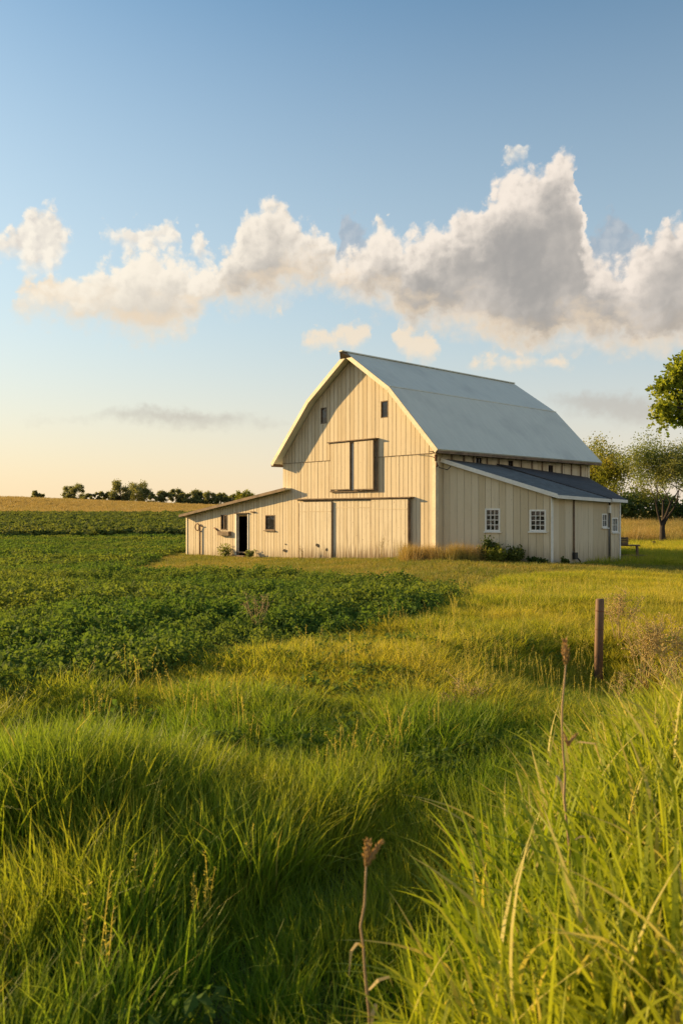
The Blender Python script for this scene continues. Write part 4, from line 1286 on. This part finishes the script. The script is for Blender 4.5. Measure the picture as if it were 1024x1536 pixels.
# ------------------------------------------------------------------ shrubs and weeds
M_lf_shrub = mat_leafy('shrub_leaf', ((0.04, 0.075, 0.016), (0.09, 0.13, 0.022), (0.13, 0.15, 0.03)), 0.35, patch=1.2)
def shrub(name, label, loc, w, h, seed, mat, n=1400, size=0.09, cat='shrub', group=None):
    o = empty(name, loc)
    r = random.Random(seed); tips = []; mb = MB()
    for k in range(14):
        a = r.uniform(0, 6.28); e = r.uniform(0.35, 1.0)
        d_ = Vector((math.cos(a) * w * 0.5 * e, math.sin(a) * w * 0.5 * e, h * r.uniform(.55, 1.0) * (1.15 - 0.5 * e)))
        pts = [Vector((0, 0, -0.05)), d_ * 0.5 + Vector((0, 0, 0.08 * h)), d_]
        mb.tube(pts, [0.014, 0.009, 0.004], 4)
        for t in (0.45, 0.65, 0.85, 1.0): tips.append((d_ * t, d_.normalized()))
    mb.build('stems', M_bark, o)
    V, F, T = leaves(tips, n, size, min(w, h) * 0.11, seed)
    V[:, 2] = np.maximum(V[:, 2], 0.0)
    me = np_mesh('foliage', V, F, {'val': T}); me.materials.append(mat)
    c_ = bpy.data.objects.new('foliage', me); C.objects.link(c_); c_.parent = o
    tag(o, label, cat, group or {'green_shrub': 'green shrubs along the wing wall', 'low_plant': 'low plants along the wing wall', 'doorway_weed': 'weeds beside the lean-to doorway'}.get(name))
    return o

def barn_pt(lx, ly):
    x, y = bw_(lx, ly)
    return (x, y, float(H(x, y)))
shrub('green_shrub', 'dark green shrub against the wing wall, left of the yellowish one', barn_pt(2.15, 0.75), 0.85, 0.95, 501, M_lf_shrub)
shrub('green_shrub', 'yellowish green shrub in front of the dark one below the wing window', barn_pt(2.65, 0.55), 1.0, 0.75, 502, M_lf_ylw)
shrub('green_shrub', 'dark rounded shrub at the right end of the bushes by the wing wall', barn_pt(3.2, 1.15), 0.8, 0.75, 503, M_lf_shrub)
shrub('low_plant', 'low dark plants hugging the wing wall under its right window', barn_pt(4.0, 1.55), 0.9, 0.30, 504, M_lf_shrub, 700)
shrub('low_plant', 'low weeds at the foot of the wing corner board', barn_pt(4.75, 2.3), 0.5, 0.28, 505, M_lf_shrub, 350)
shrub('doorway_weed', 'scrubby weed left of the open lean-to doorway', barn_pt(-15.2, -0.35), 0.75, 0.8, 506, M_lf_olive, 500)
shrub('doorway_weed', 'small scrubby weed just right of the open lean-to doorway', barn_pt(-12.9, -0.3), 0.5, 0.5, 507, M_lf_olive, 300)

def weed(name, label, loc, h, seed, mat, n=9, spread=0.4, twig=0.004, head=0.035, cat='weed', nseed=14, group=None):
    """a dead branching weed: stems with side twigs and small seed heads"""
    o = empty(name, loc)
    r = random.Random(seed); mb = MB(); hd_ = MB()
    for k in range(n):
        a = r.uniform(0, 6.28); s = r.uniform(0.1, 1) * spread
        tip = Vector((math.cos(a) * s * h, math.sin(a) * s * h, h * r.uniform(.6, 1.0)))
        mid = tip * 0.5 + Vector((r.gauss(0, .04), r.gauss(0, .04), 0.10 * h))
        st = Vector((r.gauss(0, .04), r.gauss(0, .04), -0.05))
        mb.tube([st, mid, tip], [twig * 1.5, twig, twig * 0.5], 4)
        for j in range(nseed):
            t = r.uniform(0.35, 1.0)
            b = mid.lerp(tip, (t - .35) / .65)
            e = b + Vector((r.gauss(0, .06), r.gauss(0, .06), r.uniform(0, .09))) * (h * 1.1)
            mb.tube([b, e], [twig * 0.6, twig * 0.35], 3)
            sz = head * r.uniform(.3, .75)
            u = Vector((r.gauss(0, 1), r.gauss(0, 1), r.gauss(0, 1))).normalized(); w_ = u.orthogonal().normalized()
            vv = u.cross(w_)
            hd_.add([e - u * sz * .6, e + w_ * sz * .4, e + u * sz * .6, e - w_ * sz * .4, e + vv * sz * .35, e - vv * sz * .35],
                    [(0, 1, 4), (1, 2, 4), (2, 3, 4), (3, 0, 4), (1, 0, 5), (2, 1, 5), (3, 2, 5), (0, 3, 5)], r.random())
    mb.build('stems', M_straw, o)
    hd_.build('seed_heads', mat, o)
    tag(o, label, cat, group or 'dead weeds in the meadow and by the barn')
    return o
M_straw = mat_plain('straw_stem', (0.48, 0.37, 0.16), 0.9, var=0.3, scale=20)
M_stalk = mat_plain('dead_stalk', (0.38, 0.26, 0.14), 0.9, var=0.3, scale=20)
M_seed = mat_leafy('dead_seed_head', ((0.34, 0.21, 0.10), (0.46, 0.31, 0.15), (0.38, 0.25, 0.12)), 0.3, patch=2)
M_seedp = mat_leafy('pale_seed_head', ((0.50, 0.37, 0.15), (0.62, 0.48, 0.22), (0.44, 0.36, 0.13)), 0.35, patch=2)

def px_pt(px, Z, dz=0.0):
    x, y, z = at(px, Z)
    return (x, y, z + dz)
weed('dead_weed', 'rust brown dead weed on the border between crop and meadow', px_pt(386, 12.9), 0.72, 601, M_seed, 10, 0.38)
weed('dead_weed', 'pale dry seeding weed lying in the meadow left of the fence post', px_pt(703, 8.3), 0.40, 602, M_seedp, 12, 0.8, head=0.02)
weed('dead_weed', 'low tan dead weed to the left of the pale seeding one', px_pt(676, 7.9), 0.30, 603, M_seed, 7, 0.6, head=0.02)
weed('dead_weed', 'tall tan seeding weed right of the fence post', px_pt(968, 10.4), 1.15, 604, M_seedp, 14, 0.28, head=0.045, nseed=30)
weed('dead_weed', 'tan seeding weed cut by the right edge of the photo', px_pt(1012, 10.2), 1.05, 605, M_seedp, 12, 0.35, head=0.045, nseed=30)
weed('dead_weed', 'olive brown bushy weed just behind the fence post', px_pt(928, 12.0), 0.95, 606, M_seedp, 12, 0.40, head=0.045, nseed=30)
weed('dead_weed', 'drooping straw coloured weed between the fence post and the bank', px_pt(930, 8.6), 0.62, 607, M_seedp, 9, 0.45, head=0.022)
weed('dead_weed', 'pinkish brown broken weed at the top of the right bank', px_pt(1005, 8.2), 0.75, 608, M_seed, 8, 0.5, head=0.03)
weed('dead_weed', 'thin grey weed standing before the right sliding door', barn_pt(-2.3, -0.9), 1.05, 609, M_seed, 9, 0.35, head=0.03)
weed('dead_weed', 'small dry weed at the foot of the left sliding door', barn_pt(-8.2, -0.6), 0.7, 610, M_seed, 6, 0.3, head=0.03)

# stalks close to the camera
def stalk(name, label, loc, h, rad, seed, heads, side=()):
    """a dead dock-like stem: ridged bent stem, ragged sheaths, heads made of many husks"""
    o = empty(name, loc)
    r = random.Random(seed)
    mb = MB()
    n_ = 14
    pts = [Vector((r.gauss(0, .0035) + 0.016 * math.sin(k * .5), r.gauss(0, .003), h * k / (n_ - 1) - (0.1 if k == 0 else 0))) for k in range(n_)]
    mb.tube(pts, [rad * (1 - 0.035 * k) * (1.28 if k % 4 == 3 else 1) * r.uniform(.9, 1.1) for k in range(n_)], 8)
    mb.build('stem', M_stalk, o)
    def husks(base, direction, L, w, n):
        q = MB()
        q.tube([base, base + direction * L * .5, base + direction * L], [w * .5, w * .55, w * .15], 6)
        for k in range(n):
            t = r.random()
            p = base + direction * (L * t)
            out = Vector((r.gauss(0, 1), r.gauss(0, 1), r.gauss(0, .3))).normalized()
            d_ = (out * .55 + direction.normalized() * r.uniform(.5, 1.2)).normalized()
            ww_ = d_.cross(out).normalized()
            l_ = w * r.uniform(.8, 1.7); e = w * r.uniform(.16, .32)
            s0 = p + out * w * .42 * math.sin(math.pi * min(1, .2 + .8 * t))
            q.add([s0, s0 + d_ * l_ * .5 + ww_ * e, s0 + d_ * l_, s0 + d_ * l_ * .5 - ww_ * e, s0 + d_ * l_ * .45 + out * e * .7], [(0, 1, 4), (1, 2, 4), (2, 3, 4), (3, 0, 4)], r.random())
        q.build('seed_head', M_seed, o)
    for (dx_, dz_, L, w) in heads:
        husks(pts[-1] - Vector((0, 0, .01)), Vector((dx_, 0, dz_)).normalized(), L, w, 90)
    for (dx_, z_, L) in side:
        b_ = Vector((0.01, 0, z_))
        husks(b_, Vector((dx_, 0.01, L)).normalized(), L, 0.010, 45)
    for k in (2, 4, 5, 7, 9):
        a = r.uniform(0, 6.28); q = MB(); b_ = pts[k]
        d1_ = Vector((math.cos(a), math.sin(a), .8)); L = r.uniform(.06, .14)
        p = [b_, b_ + d1_ * L * .5, b_ + Vector((d1_.x * L, d1_.y * L, L * .45)), b_ + Vector((d1_.x * L * 1.2, d1_.y * L * 1.2, -L * .1))]
        wv = Vector((-math.sin(a), math.cos(a), .2))
        vs_ = []
        for i, (pp, w_) in enumerate(zip(p, (.004, .007, .005, .0008))): vs_ += [pp - wv * w_, pp + wv * w_]
        q.add(vs_, [(2 * i, 2 * i + 1, 2 * i + 3, 2 * i + 2) for i in range(3)], r.random())
        q.build('dry_leaf', M_seedp, o)
    tag(o, label, 'stalk', 'dry stalks close to the camera')
    return o
sx, sy = 0.90, 3.2
hz = float(H(sx, sy))
stalk('dry_stalk', 'tall thin brown dry stalk with two pods rising from the right bank', (sx, sy, hz), 1.40 - hz, 0.0058, 701, [(-0.004, 0.085, 0.09, 0.017)], [(-0.018, 1.06 - hz, 0.055), (0.045, 1.07 - hz, 0.05)])
sx, sy = 0.083, 2.62
hz = float(H(sx, sy))
stalk('dry_stalk', 'short brown dry stalk with forked head at the bottom of the photo', (sx, sy, hz), 0.85 - hz, 0.0058, 702, [(0.006, 0.075, 0.085, 0.014), (0.042, 0.068, 0.085, 0.013)])

# ------------------------------------------------------------------ post, rack, stump
fx, fy = (897 - 512) / 1197 * 11.0, 11.0
fz = float(H(fx, fy))
fp = empty('fence_post', (fx, fy, fz))
M_post = mat_plain('brown_post', (0.15, 0.085, 0.05), 0.7, var=0.35, scale=3, stretch=(5, 5, 1))
mb = MB(); ht_ = 0.80 - fz
mb.tube([(0, 0, -0.3), (0.008, 0, ht_ * 0.5), (0.022, 0, ht_ - 0.012), (0.022, 0, ht_)], [0.062, 0.058, 0.057, 0.050], 16)
mb.build('post', M_post, fp)
mb = MB(); mb.tube([(0.018, 0, ht_ - 0.17), (0.019, 0, ht_ - 0.155)], 0.0605, 16); mb.tube([(0.012, 0, ht_ - 0.42), (0.012, 0, ht_ - 0.41)], 0.0603, 16); mb.build('wire_band', M_rust, fp)
tag(fp, 'round brown fence post standing alone in the meadow at right', 'fence post')

rx, ry = 938, 37.5
x, y, z = at(rx, ry)
rk = empty('wooden_rack', (x, y, z), R(-12))
mb = MB(); mb.box(-0.62, 0.62, -0.22, 0.22, 0.66, 0.72); mb.build('top', M_wood, rk)
for sx_ in (-0.55, 0.5):
    for sy_ in (-0.16, 0.16):
        mb = MB(); mb.beam((sx_ * 1.08, sy_ * 1.2, -0.05), (sx_, sy_, 0.66), 0.07, 0.07, (0, 1, 0)); mb.build('leg', M_wood, rk)
mb = MB(); mb.box(-0.66, 0.95, -0.21, -0.17, 0.20, 0.27); mb.build('rail', M_wood, rk)
tag(rk, 'weathered wooden rack standing beside the rear wing', 'rack')
cr = MB(); x, y, z = at(928, 36.9)
cr.box(-0.25, 0.25, -0.18, 0.18, 0, 0.02)
for k in range(3):
    zz = 0.03 + k * 0.11
    cr.box(-0.25, 0.25, -0.18, -0.165, zz, zz + 0.09); cr.box(-0.25, 0.25, 0.165, 0.18, zz, zz + 0.09); cr.box(-0.25, -0.235, -0.165, 0.165, zz, zz + 0.09); cr.box(0.235, 0.25, -0.165, 0.165, zz, zz + 0.09)
for a in (-0.235, 0.205):
    for b in (-0.163, 0.133): cr.box(a + .002, a + .03, b, b + 0.03, 0.02, 0.36)
co = cr.build('crate', M_wood, None); co.location = (rk.location.x - 0.18, rk.location.y - 0.06, rk.location.z + 0.722); co.rotation_euler = (0, 0, R(-12))
tag(co, 'slatted brown crate on top of the wooden rack', 'crate')
x, y, z = at(980, 52)
mb = MB(); mb.tube([(0, 0, -0.1), (0.01, 0, 0.2), (0.02, 0, 0.42), (0.02, 0, 0.45)], [0.15, 0.12, 0.11, 0.08], 10)
so = mb.build('tree_stump', M_bark, None); so.location = (x, y, z)
tag(so, 'short dark stump in the shaded grass left of the forked tree', 'stump')
